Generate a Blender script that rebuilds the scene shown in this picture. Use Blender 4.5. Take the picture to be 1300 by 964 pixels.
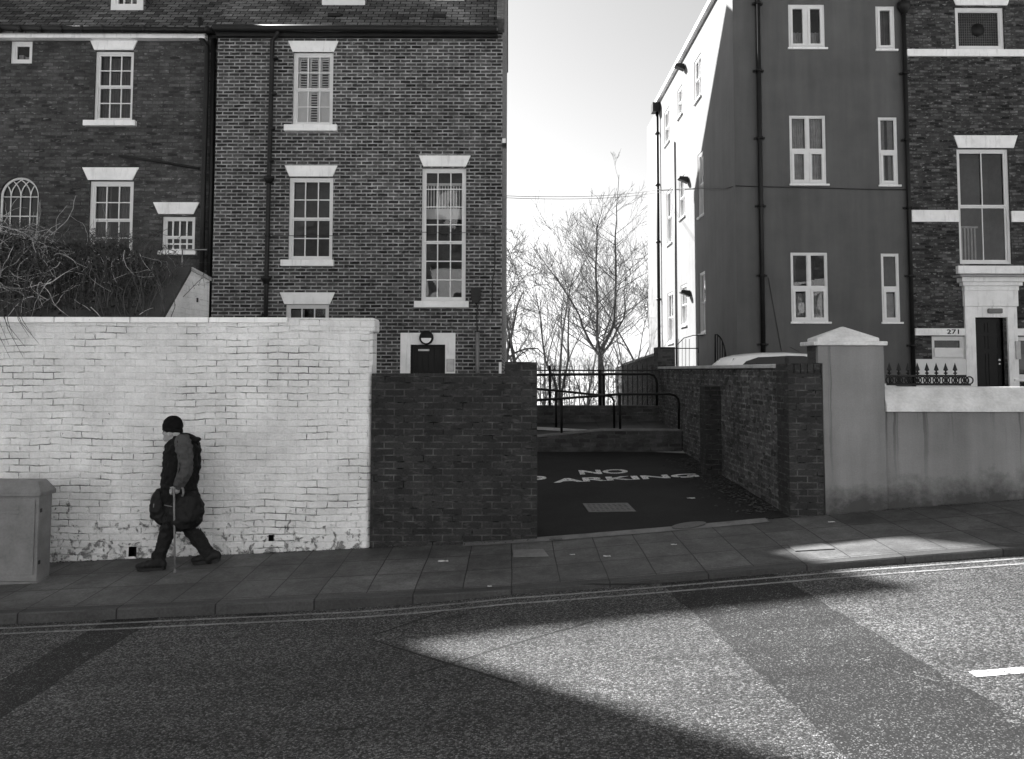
import bpy, bmesh, math, random
from mathutils import Vector, Matrix, Euler, noise
random.seed(11)
R = math.radians
S = bpy.context.scene
COL = S.collection
for _o in list(bpy.data.objects): bpy.data.objects.remove(_o)

# ------------------------------------------------------------------ camera
F = 1011.0; TILT = R(3.4); CX = 650.0; CY = 410.0; ZC = 1.95
cam = bpy.data.cameras.new('camera'); camo = bpy.data.objects.new('camera', cam); COL.objects.link(camo)
cam.sensor_width = 36; cam.lens = 36 * F / 1300; cam.clip_end = 5000; cam.clip_start = .05
cam.shift_y = -(482 - CY) / 1300
camo.location = (0, 0, ZC); camo.rotation_euler = (R(90) + TILT, R(-0.12), 0)
S.camera = camo
# ------------------------------------------------------------------ world, sun, exposure
AZ = R(45); EL = R(37.5)
w = bpy.data.worlds.new('World'); S.world = w; w.use_nodes = True
wn = w.node_tree; bg = wn.nodes['Background']
sk = wn.nodes.new('ShaderNodeTexSky'); sk.sky_type = 'NISHITA'; sk.sun_disc = False
sk.sun_elevation = EL; sk.sun_rotation = R(-45); sk.air_density = 1.0; sk.dust_density = 1.0; sk.ozone_density = 1
bw = wn.nodes.new('ShaderNodeRGBToBW')
wn.links.new(sk.outputs[0], bw.inputs[0]); wn.links.new(bw.outputs[0], bg.inputs[0]); bg.inputs[1].default_value = 0.052
sl = bpy.data.lights.new('sun', 'SUN'); sl.energy = 5.0; sl.angle = R(.5); sl.color = (1, .995, .99)
so = bpy.data.objects.new('sun', sl); COL.objects.link(so)
SUND = Vector((math.cos(EL) * math.sin(AZ), -math.cos(EL) * math.cos(AZ), -math.sin(EL)))
so.rotation_euler = SUND.to_track_quat('-Z', 'Y').to_euler(); so.location = (-30, 30, 40)
S.view_settings.view_transform = 'Standard'; S.view_settings.look = 'None'
S.view_settings.exposure = 2.15; S.view_settings.gamma = 1
S.render.engine = 'CYCLES'

def at(px, py, Y):
    u = (px - CX) / F; v = (CY - py) / F
    dy = math.cos(TILT) - v * math.sin(TILT); dz = math.sin(TILT) + v * math.cos(TILT)
    return Vector((u / dy * Y, Y, ZC + dz / dy * Y))
def rect(px0, px1, py0, py1, Y):
    pm = (py0 + py1) / 2; xm = (px0 + px1) / 2
    return at(px0, pm, Y).x, at(px1, pm, Y).x, at(xm, py1, Y).z, at(xm, py0, Y).z
_G = [(-60, -2.9), (-30, -1.45), (-5.35, -.25), (-1.64, -.075), (0, .01), (1.6, .135), (3.6, .315), (5.9, .49), (30, 2.2), (60, 4.2)]
def gz(x):
    if x <= _G[0][0]: return _G[0][1]
    if x >= _G[-1][0]: return _G[-1][1]
    n = len(_G)
    sl_ = lambda i: (_G[i+1][1] - _G[i][1]) / (_G[i+1][0] - _G[i][0])
    for i in range(n - 1):
        if x <= _G[i+1][0]:
            h = _G[i+1][0] - _G[i][0]; t = (x - _G[i][0]) / h
            m0 = sl_(0) if i == 0 else (sl_(i-1) + sl_(i)) / 2
            m1 = sl_(n-2) if i == n-2 else (sl_(i) + sl_(i+1)) / 2
            return ((2*t**3-3*t*t+1)*_G[i][1] + (t**3-2*t*t+t)*h*m0 + (-2*t**3+3*t*t)*_G[i+1][1] + (t**3-t*t)*h*m1)
YW = 9.2; YK = 7.4            # wall line, kerb line
def kerb_h(x):
    return .095 if x < -1.2 else (.095 - .05 * min(1, (x + 1.2) / 1.2) if x < 2 else .045 + .02 * min(1, (x - 2) / 2))
def pav(x, y): return gz(x) - .06 * (YW - y) / (YW - YK)
def road(x, y): return gz(x) - .06 - kerb_h(x) + .02 * min(YK - y, 4) / 4
def drive(x, y):
    t = max(0, min(1, (y - YW) / 5.7)); return gz(x) * (1 - t) + (.43) * t

# ------------------------------------------------------------------ materials
class NT:
    def __init__(s, name, rough=.8, spec=.3):
        s.m = bpy.data.materials.new(name); s.m.use_nodes = True; s.t = s.m.node_tree
        s.b = s.t.nodes['Principled BSDF']; s.b.inputs['Roughness'].default_value = rough
        s.b.inputs['Specular IOR Level'].default_value = spec
    def n(s, ty, **kw):
        nd = s.t.nodes.new('ShaderNode' + ty)
        for k, v in kw.items(): setattr(nd, k, v)
        return nd
    def put(s, inp, v):
        if isinstance(v, bpy.types.NodeSocket): s.t.links.new(v, inp)
        elif v is not None:
            try: inp.default_value = v
            except Exception:
                inp.default_value = (v, v, v, 1) if inp.type == 'RGBA' else (v, v, v)
    def tc(s, kind='Object'): return s.n('TexCoord').outputs[kind]
    def noise(s, vec, scale, detail=3, rough=.5):
        nd = s.n('TexNoise'); s.put(nd.inputs['Vector'], vec); nd.inputs['Scale'].default_value = scale
        nd.inputs['Detail'].default_value = detail; nd.inputs['Roughness'].default_value = rough
        return nd.outputs['Fac']
    def vor(s, vec, scale, feature='F1'):
        nd = s.n('TexVoronoi', feature=feature); s.put(nd.inputs['Vector'], vec); nd.inputs['Scale'].default_value = scale
        return nd
    def math(s, op, a, b=0, c=None):
        nd = s.n('Math', operation=op); s.put(nd.inputs[0], a); s.put(nd.inputs[1], b)
        if c is not None: s.put(nd.inputs[2], c)
        return nd.outputs[0]
    def rng(s, v, a, b, c=0, d=1):
        nd = s.n('MapRange'); s.put(nd.inputs[0], v)
        for i, q in enumerate((a, b, c, d)): s.put(nd.inputs[i+1], q)
        return nd.outputs[0]
    def mix(s, f, a, b):           # value mix -> grey socket
        nd = s.n('Mix'); nd.data_type = 'FLOAT'; s.put(nd.inputs[0], f); s.put(nd.inputs[2], a); s.put(nd.inputs[3], b)
        return nd.outputs[0]
    def mul(s, a, b): return s.math('MULTIPLY', a, b)
    def add(s, a, b): return s.math('ADD', a, b)
    def sep(s, v):
        nd = s.n('SeparateXYZ'); s.put(nd.inputs[0], v); return nd.outputs
    def warp(s, vec, scale, amt):
        nd = s.n('TexNoise'); s.put(nd.inputs['Vector'], vec); nd.inputs['Scale'].default_value = scale
        v1 = s.n('VectorMath', operation='SUBTRACT'); s.put(v1.inputs[0], nd.outputs['Color']); v1.inputs[1].default_value = (.5, .5, .5)
        v2 = s.n('VectorMath', operation='SCALE'); s.put(v2.inputs[0], v1.outputs[0]); v2.inputs['Scale'].default_value = amt
        v3 = s.n('VectorMath', operation='ADD'); s.put(v3.inputs[0], vec); s.put(v3.inputs[1], v2.outputs[0])
        return v3.outputs[0]
    def off(s, vec, o):
        v3 = s.n('VectorMath', operation='ADD'); s.put(v3.inputs[0], vec); v3.inputs[1].default_value = o
        return v3.outputs[0]
    def brick(s, vec, w, h, mort, offs=.5, smooth=.1):
        nd = s.n('TexBrick', offset=offs, offset_frequency=2, squash=1); s.put(nd.inputs['Vector'], vec)
        nd.inputs['Scale'].default_value = 1; nd.inputs['Brick Width'].default_value = w; nd.inputs['Row Height'].default_value = h
        nd.inputs['Mortar Size'].default_value = mort; nd.inputs['Mortar Smooth'].default_value = smooth
        nd.inputs['Color1'].default_value = (0, 0, 0, 1); nd.inputs['Color2'].default_value = (1, 1, 1, 1); nd.inputs['Mortar'].default_value = (.5, .5, .5, 1)
        nd.inputs['Bias'].default_value = 0
        return nd.outputs['Color'], nd.outputs['Fac']
    def col(s, v):
        s.put(s.b.inputs['Base Color'], v)
    def bump(s, h, dist=.01, strength=1):
        nd = s.n('Bump'); nd.inputs['Distance'].default_value = dist; nd.inputs['Strength'].default_value = strength
        s.put(nd.inputs['Height'], h); s.t.links.new(nd.outputs[0], s.b.inputs['Normal'])
        return nd
def grey(name, v, rough=.7, spec=.3, var=.12, sc=6, metal=0, bump=0):
    k = NT(name, rough, spec); o = k.tc()
    n1 = k.noise(o, sc, 5, .6); n2 = k.noise(o, sc * 9, 3)
    f = k.add(k.rng(n1, .3, .7, 1 - var, 1 + var), k.rng(n2, .3, .7, -var * .4, var * .4))
    k.col(k.mul(f, v)); k.b.inputs['Metallic'].default_value = metal
    if bump: k.bump(k.noise(o, sc * 12, 4), bump)
    return k.m
def brickmat(name, lo, hi, mortar, msize=.011, w=.225, h=.075, mott=.35, msc=.8, bump=.006, warp=.006, mvar=.5, power=1.0, speck=0, rough=.85):
    k = NT(name, rough, .25); uv = k.tc('UV')
    v = k.warp(uv, 9, warp)
    c, fm = k.brick(v, w, h, msize)
    # second random brick layer of half bricks breaks up the two-tone regularity
    c2, _ = k.brick(k.off(v, (3.37, 1.5, 0)), w, h, 0.0)
    r = k.math('POWER', k.mix(.45, c, c2), power)
    fine = k.noise(uv, 55, 5, .65); big = k.noise(uv, msc, 5, .6); mid = k.noise(uv, 6, 4, .6)
    bc = k.mix(r, lo, hi)
    bc = k.mul(bc, k.rng(fine, .25, .75, .65, 1.4))
    if speck:
        ms = k.n('Mapping'); k.put(ms.inputs[0], k.off(k.warp(uv, 8, .06), (7, 3, 0))); ms.inputs[3].default_value = (7, 17, 1)
        sp = k.rng(k.noise(ms.outputs[0], 1, 3, .6), .56, .70, 0, 1)
        bc = k.mix(k.mul(sp, .85), bc, speck)
    mc = k.mul(mortar, k.rng(mid, .35, .7, 1 - mvar, 1.15))
    out = k.mix(fm, bc, mc)
    out = k.mul(out, k.rng(k.noise(k.off(uv, (1, 8, 0)), 3.1, 5, .7), .3, .7, .72, 1.3)); out = k.mul(out, k.rng(big, .3, .7, 1 - mott, 1 + mott * .6))
    k.col(out)
    k.bump(k.add(k.mul(fm, -1), k.mul(fine, .5)), bump)
    return k.m
M = {}
M['brick_mid'] = brickmat('pale_mortar_brick', .008, .098, .37, .0125, mott=.34, msc=.45, warp=.016, mvar=.55, power=1.2, speck=.16)
M['brick_left'] = brickmat('dark_brick', .018, .105, .07, .010, mott=.45, msc=.6, speck=.2, warp=.028)
M['brick_right'] = brickmat('mottled_brick', .010, .13, .06, .009, mott=.35, msc=.6, speck=.28, power=1.7, warp=.026)
M['brick_dark'] = brickmat('dark_wall_brick', .017, .034, .085, .007, mott=.3, msc=.9, bump=.002, mvar=1.0, warp=.008, speck=.06)
M['brick_pass'] = brickmat('old_rough_brick', .022, .10, .20, .012, mott=.5, msc=1.6, speck=.24, bump=.02, warp=.022, mvar=.9)
M['brick_back'] = brickmat('rear_brick', .03, .09, .09, .01, mott=.35, msc=1.2, bump=.006)
# white painted brick: thick paint, hairline open joints in patches, flaking near the foot
k = NT('white_painted_brick', .75, .3); uv = k.tc('UV'); v = k.warp(k.warp(k.warp(uv, 1.3, .06), 5, .022), 22, .010)
c, fm = k.brick(v, .235, .0765, .011, smooth=.7)
c1, fm1 = k.brick(k.warp(v, 30, .006), .235, .0765, .0046, smooth=.2)
n1 = k.noise(uv, .9, 4, .65); n2 = k.noise(k.off(uv, (5, 9, 0)), 4.5, 5, .75); n3 = k.noise(uv, 38, 5, .7); nb = k.noise(k.warp(uv, 6, .2), 10, 6, .75)
hgt = k.sep(uv)[1]
mh = k.n('Mapping'); k.put(mh.inputs[0], k.off(uv, (3, 1, 0))); mh.inputs[3].default_value = (3.2, 9, 1)
n4 = k.noise(mh.outputs[0], 1, 4, .65)
hl = k.math('ABSOLUTE', k.math('SUBTRACT', k.math('FRACT', k.math('DIVIDE', k.sep(k.warp(v, 18, .01))[1], .0765)), .5))
hl = k.rng(hl, .44, .485, 0, 1)
crk = k.mul(fm1, k.rng(k.add(k.mul(n1, .55), k.mul(n4, .62)), .60, .70, 0, .95))
faint = k.mul(k.math('MAXIMUM', hl, k.mul(fm1, .5)), k.mul(k.rng(n4, .40, .62, 0.05, .38), k.rng(nb, .4, .6, .35, 1)))
low = k.rng(hgt, -.25, .7, .15, 0)
flk = k.rng(k.add(k.add(k.mul(nb, .75), k.mul(n2, .3)), low), .665, .715, 0, .9)
pit = k.rng(k.noise(k.off(uv, (2, 2, 0)), 17, 3, .6), .72, .75, 0, 1)
base = k.mul(.80, k.rng(k.noise(uv, 1.4, 7, .72), .3, .7, .72, 1.12))
base = k.mul(base, k.rng(n3, .3, .7, .9, 1.06)); base = k.mul(base, k.rng(nb, .3, .7, .93, 1.05))
base = k.mul(base, k.rng(c, 0, 1, .95, 1.03))
base = k.mix(k.mul(fm, k.rng(n4, .42, .65, .0, .22)), base, .42)
mp = k.n('Mapping'); k.put(mp.inputs[0], uv); mp.inputs[3].default_value = (7, .6, 1)
base = k.mix(k.rng(k.noise(mp.outputs[0], 1, 5, .65), .56, .8, 0, .35), base, .4)
base = k.mix(faint, base, .2); base = k.mix(k.mul(crk, .9), base, .06); base = k.mix(k.mul(flk, .9), base, .11); base = k.mix(k.mul(pit, .7), base, .16)
k.col(base)
k.bump(k.add(k.add(k.mul(fm, k.rng(n1, .35, .65, -.12, -.5)), k.mul(crk, -.9)), k.add(k.mul(n3, .55), k.add(k.mul(n2, 1.3), k.mul(flk, -.7)))), .0135)
M['white_brick'] = k.m
k = NT('white_painted_stone', .6, .3); uv = k.tc('UV'); mp = k.n('Mapping'); k.put(mp.inputs[0], k.warp(uv, 5, .04)); mp.inputs[3].default_value = (11, 1.6, 1)
o = k.mul(.9, k.rng(k.noise(uv, 2.5, 5, .65), .3, .7, .86, 1.06)); o = k.mix(k.rng(k.noise(mp.outputs[0], 1, 4, .65), .54, .78, 0, .5), o, .32)
o = k.mix(k.rng(k.noise(k.off(uv, (4, 4, 0)), 26, 4, .7), .66, .72, 0, .55), o, .2); k.col(o); k.bump(k.noise(uv, 30, 4), .003); M['paint'] = k.m
M['frame'] = grey('white_gloss_joinery', .70, .35, .5, .05, 4)
M['cornice'] = grey('grey_moulding', .3, .7, .3, .15, 4)
M['stucco_white'] = grey('white_stucco', .72, .85, .2, .05, 2, bump=.002)
M['black_iron'] = grey('black_painted_iron', .004, .5, .25, .3, 12)
M['door_black'] = grey('black_gloss_paint', .008, .5, .25, .2, 6)
M['pvc'] = grey('dark_gutter', .010, .5, .3, .3, 5)
M['room'] = grey('room_interior', .06, .9, .1, .3, 1)
M['curtain'] = grey('pale_curtain', .35, .9, .1, .2, 5)
M['darkcurtain'] = grey('grey_curtain', .12, .9, .1, .2, 5)
M['stone'] = grey('coping_stone', .42, .85, .2, .22, 3, bump=.004)
M['cap'] = grey('weathered_cap_stone', .56, .8, .25, .2, 3.5, bump=.004)
M['cab'] = grey('cabinet_enamel', .17, .5, .35, .2, 5)
M['metal'] = grey('galvanised_metal', .35, .4, .5, .15, 10, metal=.6)
M['manhole'] = grey('cover_metal', .06, .5, .5, .4, 30, bump=.004)
M['lightslab'] = grey('pale_cover_slab', .16, .8, .3, .2, 8)
M['streakslab'] = grey('sun_streak_slab_tone', .095, .8, .3, .2, 8)
M['paper'] = grey('white_paper', .45, .8, .2, .1, 10)
M['cable'] = grey('cable_sheath', .03, .6, .3, .2, 4)
M['palecable'] = grey('grey_overhead_wire', .25, .6, .3, .1, 4)
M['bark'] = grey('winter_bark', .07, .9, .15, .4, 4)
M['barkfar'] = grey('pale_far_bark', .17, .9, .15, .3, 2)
M['twig'] = grey('bramble_stem', .055, .55, .4, .5, 8)
M['littwig'] = grey('sunlit_bramble_stem', .38, .5, .45, .5, 5)  # sun highlights on the brambles, put into a pale stem colour
M['leaf'] = grey('dark_bramble_leaf', .018, .6, .3, .5, 9)
M['dryleaf'] = grey('dead_leaves', .05, .8, .2, .7, 30)
M['ground'] = grey('pale_open_ground', .34, .95, .1, .2, .05)
M['concrete'] = grey('yard_concrete', .16, .9, .2, .25, 1.5)
# glass: sees through, mirrors the street
k = NT('window_glass'); tr = k.n('BsdfTransparent'); tr.inputs[0].default_value = (.82, .82, .82, 1); gl = k.n('BsdfGlossy')
gl.inputs['Roughness'].default_value = .02; fr = k.n('Fresnel'); fr.inputs[0].default_value = 1.6
nn = k.noise(k.tc(), 1.4, 1); bp = k.n('Bump'); bp.inputs['Distance'].default_value = .012; k.put(bp.inputs['Height'], nn)
k.t.links.new(bp.outputs[0], gl.inputs['Normal'])
mx = k.n('MixShader'); k.t.links.new(fr.outputs[0], mx.inputs[0]); k.t.links.new(tr.outputs[0], mx.inputs[1]); k.t.links.new(gl.outputs[0], mx.inputs[2])
k.t.links.new(mx.outputs[0], k.t.nodes['Material Output'].inputs[0]); M['glass'] = k.m
# slates
def slatemat(name, lo, hi, rough):
    k = NT(name, .9, .0); uv = k.tc('UV'); v = k.warp(uv, 5, .012)
    c, fm = k.brick(v, .26, .14, .010)
    s = k.sep(v); sc = k.math('FRACT', k.math('DIVIDE', s[1], .14))
    big = k.noise(uv, .7, 5, .6); fine = k.noise(uv, 22, 4, .6)
    o = k.mul(k.mix(c, lo, hi), k.mul(k.rng(big, .3, .7, .65, 1.6), k.rng(fine, .3, .7, .6, 1.5)))
    k.col(k.mix(fm, o, .012))
    k.bump(k.add(k.mul(sc, -1), k.add(k.mul(fm, -.5), k.mul(c, .5))), .012)
    return k.m
M['slate'] = slatemat('roof_slate', .05, .13, .62)
# dark smooth render with faint weathering
def rendermat(name, v, var, streak=0, base=0, zoff=0):
    k = NT(name, .85, .2); uv = k.tc('UV'); mp = k.n('Mapping'); k.put(mp.inputs[0], uv); mp.inputs[3].default_value = (3, .25, 1)
    n1 = k.noise(mp.outputs[0], 1, 5, .6); n2 = k.noise(uv, .9, 5, .6); n3 = k.noise(uv, 60, 4, .6)
    o = k.mul(v, k.mul(k.rng(n1, .3, .7, 1 - var, 1 + var), k.mul(k.rng(n2, .3, .7, 1 - var, 1 + var), k.rng(n3, .3, .7, .93, 1.07))))
    if streak:
        mp2 = k.n('Mapping'); k.put(mp2.inputs[0], k.warp(uv, 3, .05)); mp2.inputs[3].default_value = (13, .30, 1)
        st = k.rng(k.noise(mp2.outputs[0], 1, 2, .5), .60, .68, 0, .8)
        top = k.rng(k.sep(uv)[1], .6, 1.6, 0, 1)
        o = k.mix(k.mul(k.mul(st, top), streak), o, .045)
    if base:
        s = k.sep(uv); zr = k.math('SUBTRACT', s[1], k.add(k.mul(s[0], .078), .03))
        d = k.rng(k.add(k.mul(zr, 1.6), k.mul(k.noise(uv, 3.2, 6, .7), -1.15)), -.5, .0, 1, 0)
        o = k.mix(k.mul(d, base), o, .035)
    k.col(o); k.bump(k.add(n3, k.mul(n2, 2)), .003)
    return k.m
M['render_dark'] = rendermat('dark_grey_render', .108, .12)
M['render_sunlit'] = rendermat('side_wall_render', .19, .09)  # same render as the front, given a lighter grey on the sunlit side
M['render_grey'] = rendermat('stained_grey_render', .19, .18, .9, .85)
# road
def roadmat():
    k = NT('chipped_asphalt', .8, .18); p = k.tc('Object'); s = k.sep(p)
    vo = k.vor(p, 82); ed = k.vor(p, 82, 'DISTANCE_TO_EDGE')
    vo2 = k.vor(p, 140)
    rnd = k.sep(vo.outputs['Color'])[0]; rnd2 = k.sep(vo2.outputs['Color'])[1]
    big = k.noise(p, .55, 5, .6); mid = k.noise(p, 5, 4, .6)
    agg = k.mul(k.math('POWER', rnd, 2.0), .34)
    agg = k.add(agg, k.mul(rnd2, .05))
    agg = k.mul(agg, k.rng(ed.outputs['Distance'], 0, .22, .25, 1))
    agg = k.add(agg, .018)
    fine = k.add(.015, k.mul(k.math('POWER', rnd2, 8), .12))
    fine = k.add(fine, k.mul(k.math('GREATER_THAN', k.mul(rnd, k.rng(mid, .35, .65, .8, 1.06)), .93), .09))
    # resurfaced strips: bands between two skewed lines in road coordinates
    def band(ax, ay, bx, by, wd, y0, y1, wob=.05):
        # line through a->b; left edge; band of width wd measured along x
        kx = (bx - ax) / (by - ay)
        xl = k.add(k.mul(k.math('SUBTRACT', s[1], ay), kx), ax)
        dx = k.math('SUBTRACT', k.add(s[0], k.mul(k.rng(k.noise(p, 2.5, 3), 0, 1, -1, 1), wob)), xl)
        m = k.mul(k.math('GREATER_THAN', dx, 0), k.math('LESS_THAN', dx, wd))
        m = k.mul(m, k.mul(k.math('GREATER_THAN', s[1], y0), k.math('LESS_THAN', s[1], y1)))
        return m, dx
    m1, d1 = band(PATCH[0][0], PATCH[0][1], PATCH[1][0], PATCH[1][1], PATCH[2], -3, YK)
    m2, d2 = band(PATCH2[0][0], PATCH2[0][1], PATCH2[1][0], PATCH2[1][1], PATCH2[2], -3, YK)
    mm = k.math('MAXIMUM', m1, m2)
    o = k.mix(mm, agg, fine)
    seam = 0
    for (ax, ay, bx, by) in SEAMS:
        kx = (bx - ax) / (by - ay)
        dx = k.math('ABSOLUTE', k.math('SUBTRACT', k.add(s[0], k.mul(k.noise(p, 6, 3), .05)), k.add(k.mul(k.math('SUBTRACT', s[1], ay), kx), ax)))
        m = k.mul(k.math('LESS_THAN', dx, .016 * max(1, abs(kx))), k.mul(k.math('GREATER_THAN', s[1], min(ay, by)), k.math('LESS_THAN', s[1], max(ay, by))))
        seam = k.math('MAXIMUM', m, seam)
    o = k.mix(k.mul(seam, .75), o, .012)
    mt = k.n('Mapping'); k.put(mt.inputs[0], p); mt.inputs[3].default_value = (.25, 2.4, 1)
    o = k.mul(o, k.rng(k.noise(mt.outputs[0], 1, 4, .6), .3, .7, .72, 1.2))
    spot = k.rng(k.vor(k.warp(p, 3, .12), .9).outputs['Distance'], .05, .10, .55, 0)
    o = k.mix(spot, o, .02)
    ck = k.vor(k.warp(p, 2.5, .35), .55, 'DISTANCE_TO_EDGE').outputs['Distance']
    ck = k.mul(k.rng(ck, .004, .008, 1, 0), k.rng(k.noise(p, .8, 2), .60, .64, 0, .5))
    o = k.mix(ck, o, .012)
    o = k.mul(o, k.rng(big, .3, .7, .78, 1.2))
    k.col(o)
    hgt = k.mix(mm, k.mul(k.rng(ed.outputs['Distance'], 0, .3, 0, 1), k.add(.4, rnd)), k.mul(rnd2, .35))
    k.bump(hgt, .012)
    return k.m
def gp(px, py, fn=None):      # pixel -> point on the road surface
    fn = fn or road; y = 6.0
    for _ in range(30):
        p = at(px, py, y); z = fn(p.x, y); d = at(px, py, 1.0)
        y = y + .7 * ((ZC - z) / max(.02, ZC - d.z) - y)
    return at(px, py, y)
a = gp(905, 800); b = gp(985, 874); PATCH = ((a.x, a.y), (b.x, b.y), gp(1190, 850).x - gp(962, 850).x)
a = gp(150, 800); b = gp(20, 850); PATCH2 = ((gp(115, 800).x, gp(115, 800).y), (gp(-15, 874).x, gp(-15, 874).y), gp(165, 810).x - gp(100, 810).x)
SEAMS = []
for (x0, y0, x1, y1) in ((475, 808, 600, 765), (520, 860, 760, 788), (475, 812, 660, 868)):
    a = gp(x0, y0); b = gp(x1, y1); SEAMS.append((a.x, a.y, b.x, b.y))
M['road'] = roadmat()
# worn road paint
def linemat(name, v):
    k = NT(name, .7, .3); p = k.tc('Object'); o = k.mix(k.rng(k.noise(p, 40, 4, .7), .5, .62, 0, 1), v, .05)
    k.col(k.mul(o, k.rng(k.noise(p, 3, 4), .3, .7, .7, 1.15))); k.bump(k.vor(p, 62).outputs[0], .005); return k.m
M['yellow'] = linemat('worn_kerb_line_paint', .22); M['marking'] = linemat('worn_white_marking', .66); M['lettering'] = linemat('white_lettering_paint', .8)
# pavement flags
k = NT('paving_flags', .75, .35); p = k.off(k.tc('Object'), (0, -7.55, 0)); v = k.warp(p, 1.2, .03)
c, fm = k.brick(v, .45, .55, .006, 0.0); fine = k.noise(p, 45, 5, .65); big = k.noise(p, 1.0, 6, .65); mid = k.noise(p, 7, 5, .7)
o = k.mul(k.mix(c, .068, .10), k.mul(k.rng(fine, .3, .7, .75, 1.3), k.mul(k.rng(big, .3, .7, .72, 1.3), k.rng(mid, .3, .7, .85, 1.15))))
gum = k.rng(k.vor(k.warp(p, 4, .1), 3.5).outputs['Distance'], .05, .07, 1, 0)
o = k.mul(o, k.rng(k.noise(k.off(p, (9, 2, 0)), 2.6, 6, .75), .38, .62, .7, 1.2)); o = k.mix(k.mul(gum, .4), o, .02); o = k.mix(k.mul(fm, .85), o, .014)
k.col(o); k.bump(k.add(k.mul(fm, -1), k.add(k.mul(c, .4), k.mul(fine, .35))), .008); M['flags'] = k.m
k = NT('kerb_stone', .75, .35); uv = k.tc('UV'); c, fm = k.brick(uv, .9, 5, .008, 0); fine = k.noise(uv, 35, 5, .7)
k.col(k.mix(fm, k.mul(k.mix(c, .036, .06), k.mul(k.rng(fine, .3, .7, .7, 1.3), k.rng(k.noise(uv, 2, 4), .3, .7, .7, 1.3))), .01)); k.bump(fine, .005); M['kerb'] = k.m
k = NT('smooth_tarmac', .85, .15); p = k.tc('Object'); f = k.noise(p, 70, 4, .7); b_ = k.noise(p, 1.1, 5, .65)
k.col(k.mul(.0175, k.mul(k.rng(f, .3, .7, .6, 1.5), k.rng(b_, .3, .7, .7, 1.35)))); k.bump(f, .006); M['tarmac'] = k.m
M['threshold'] = grey('threshold_concrete', .15, .85, .25, .3, 5, bump=.003)

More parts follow.
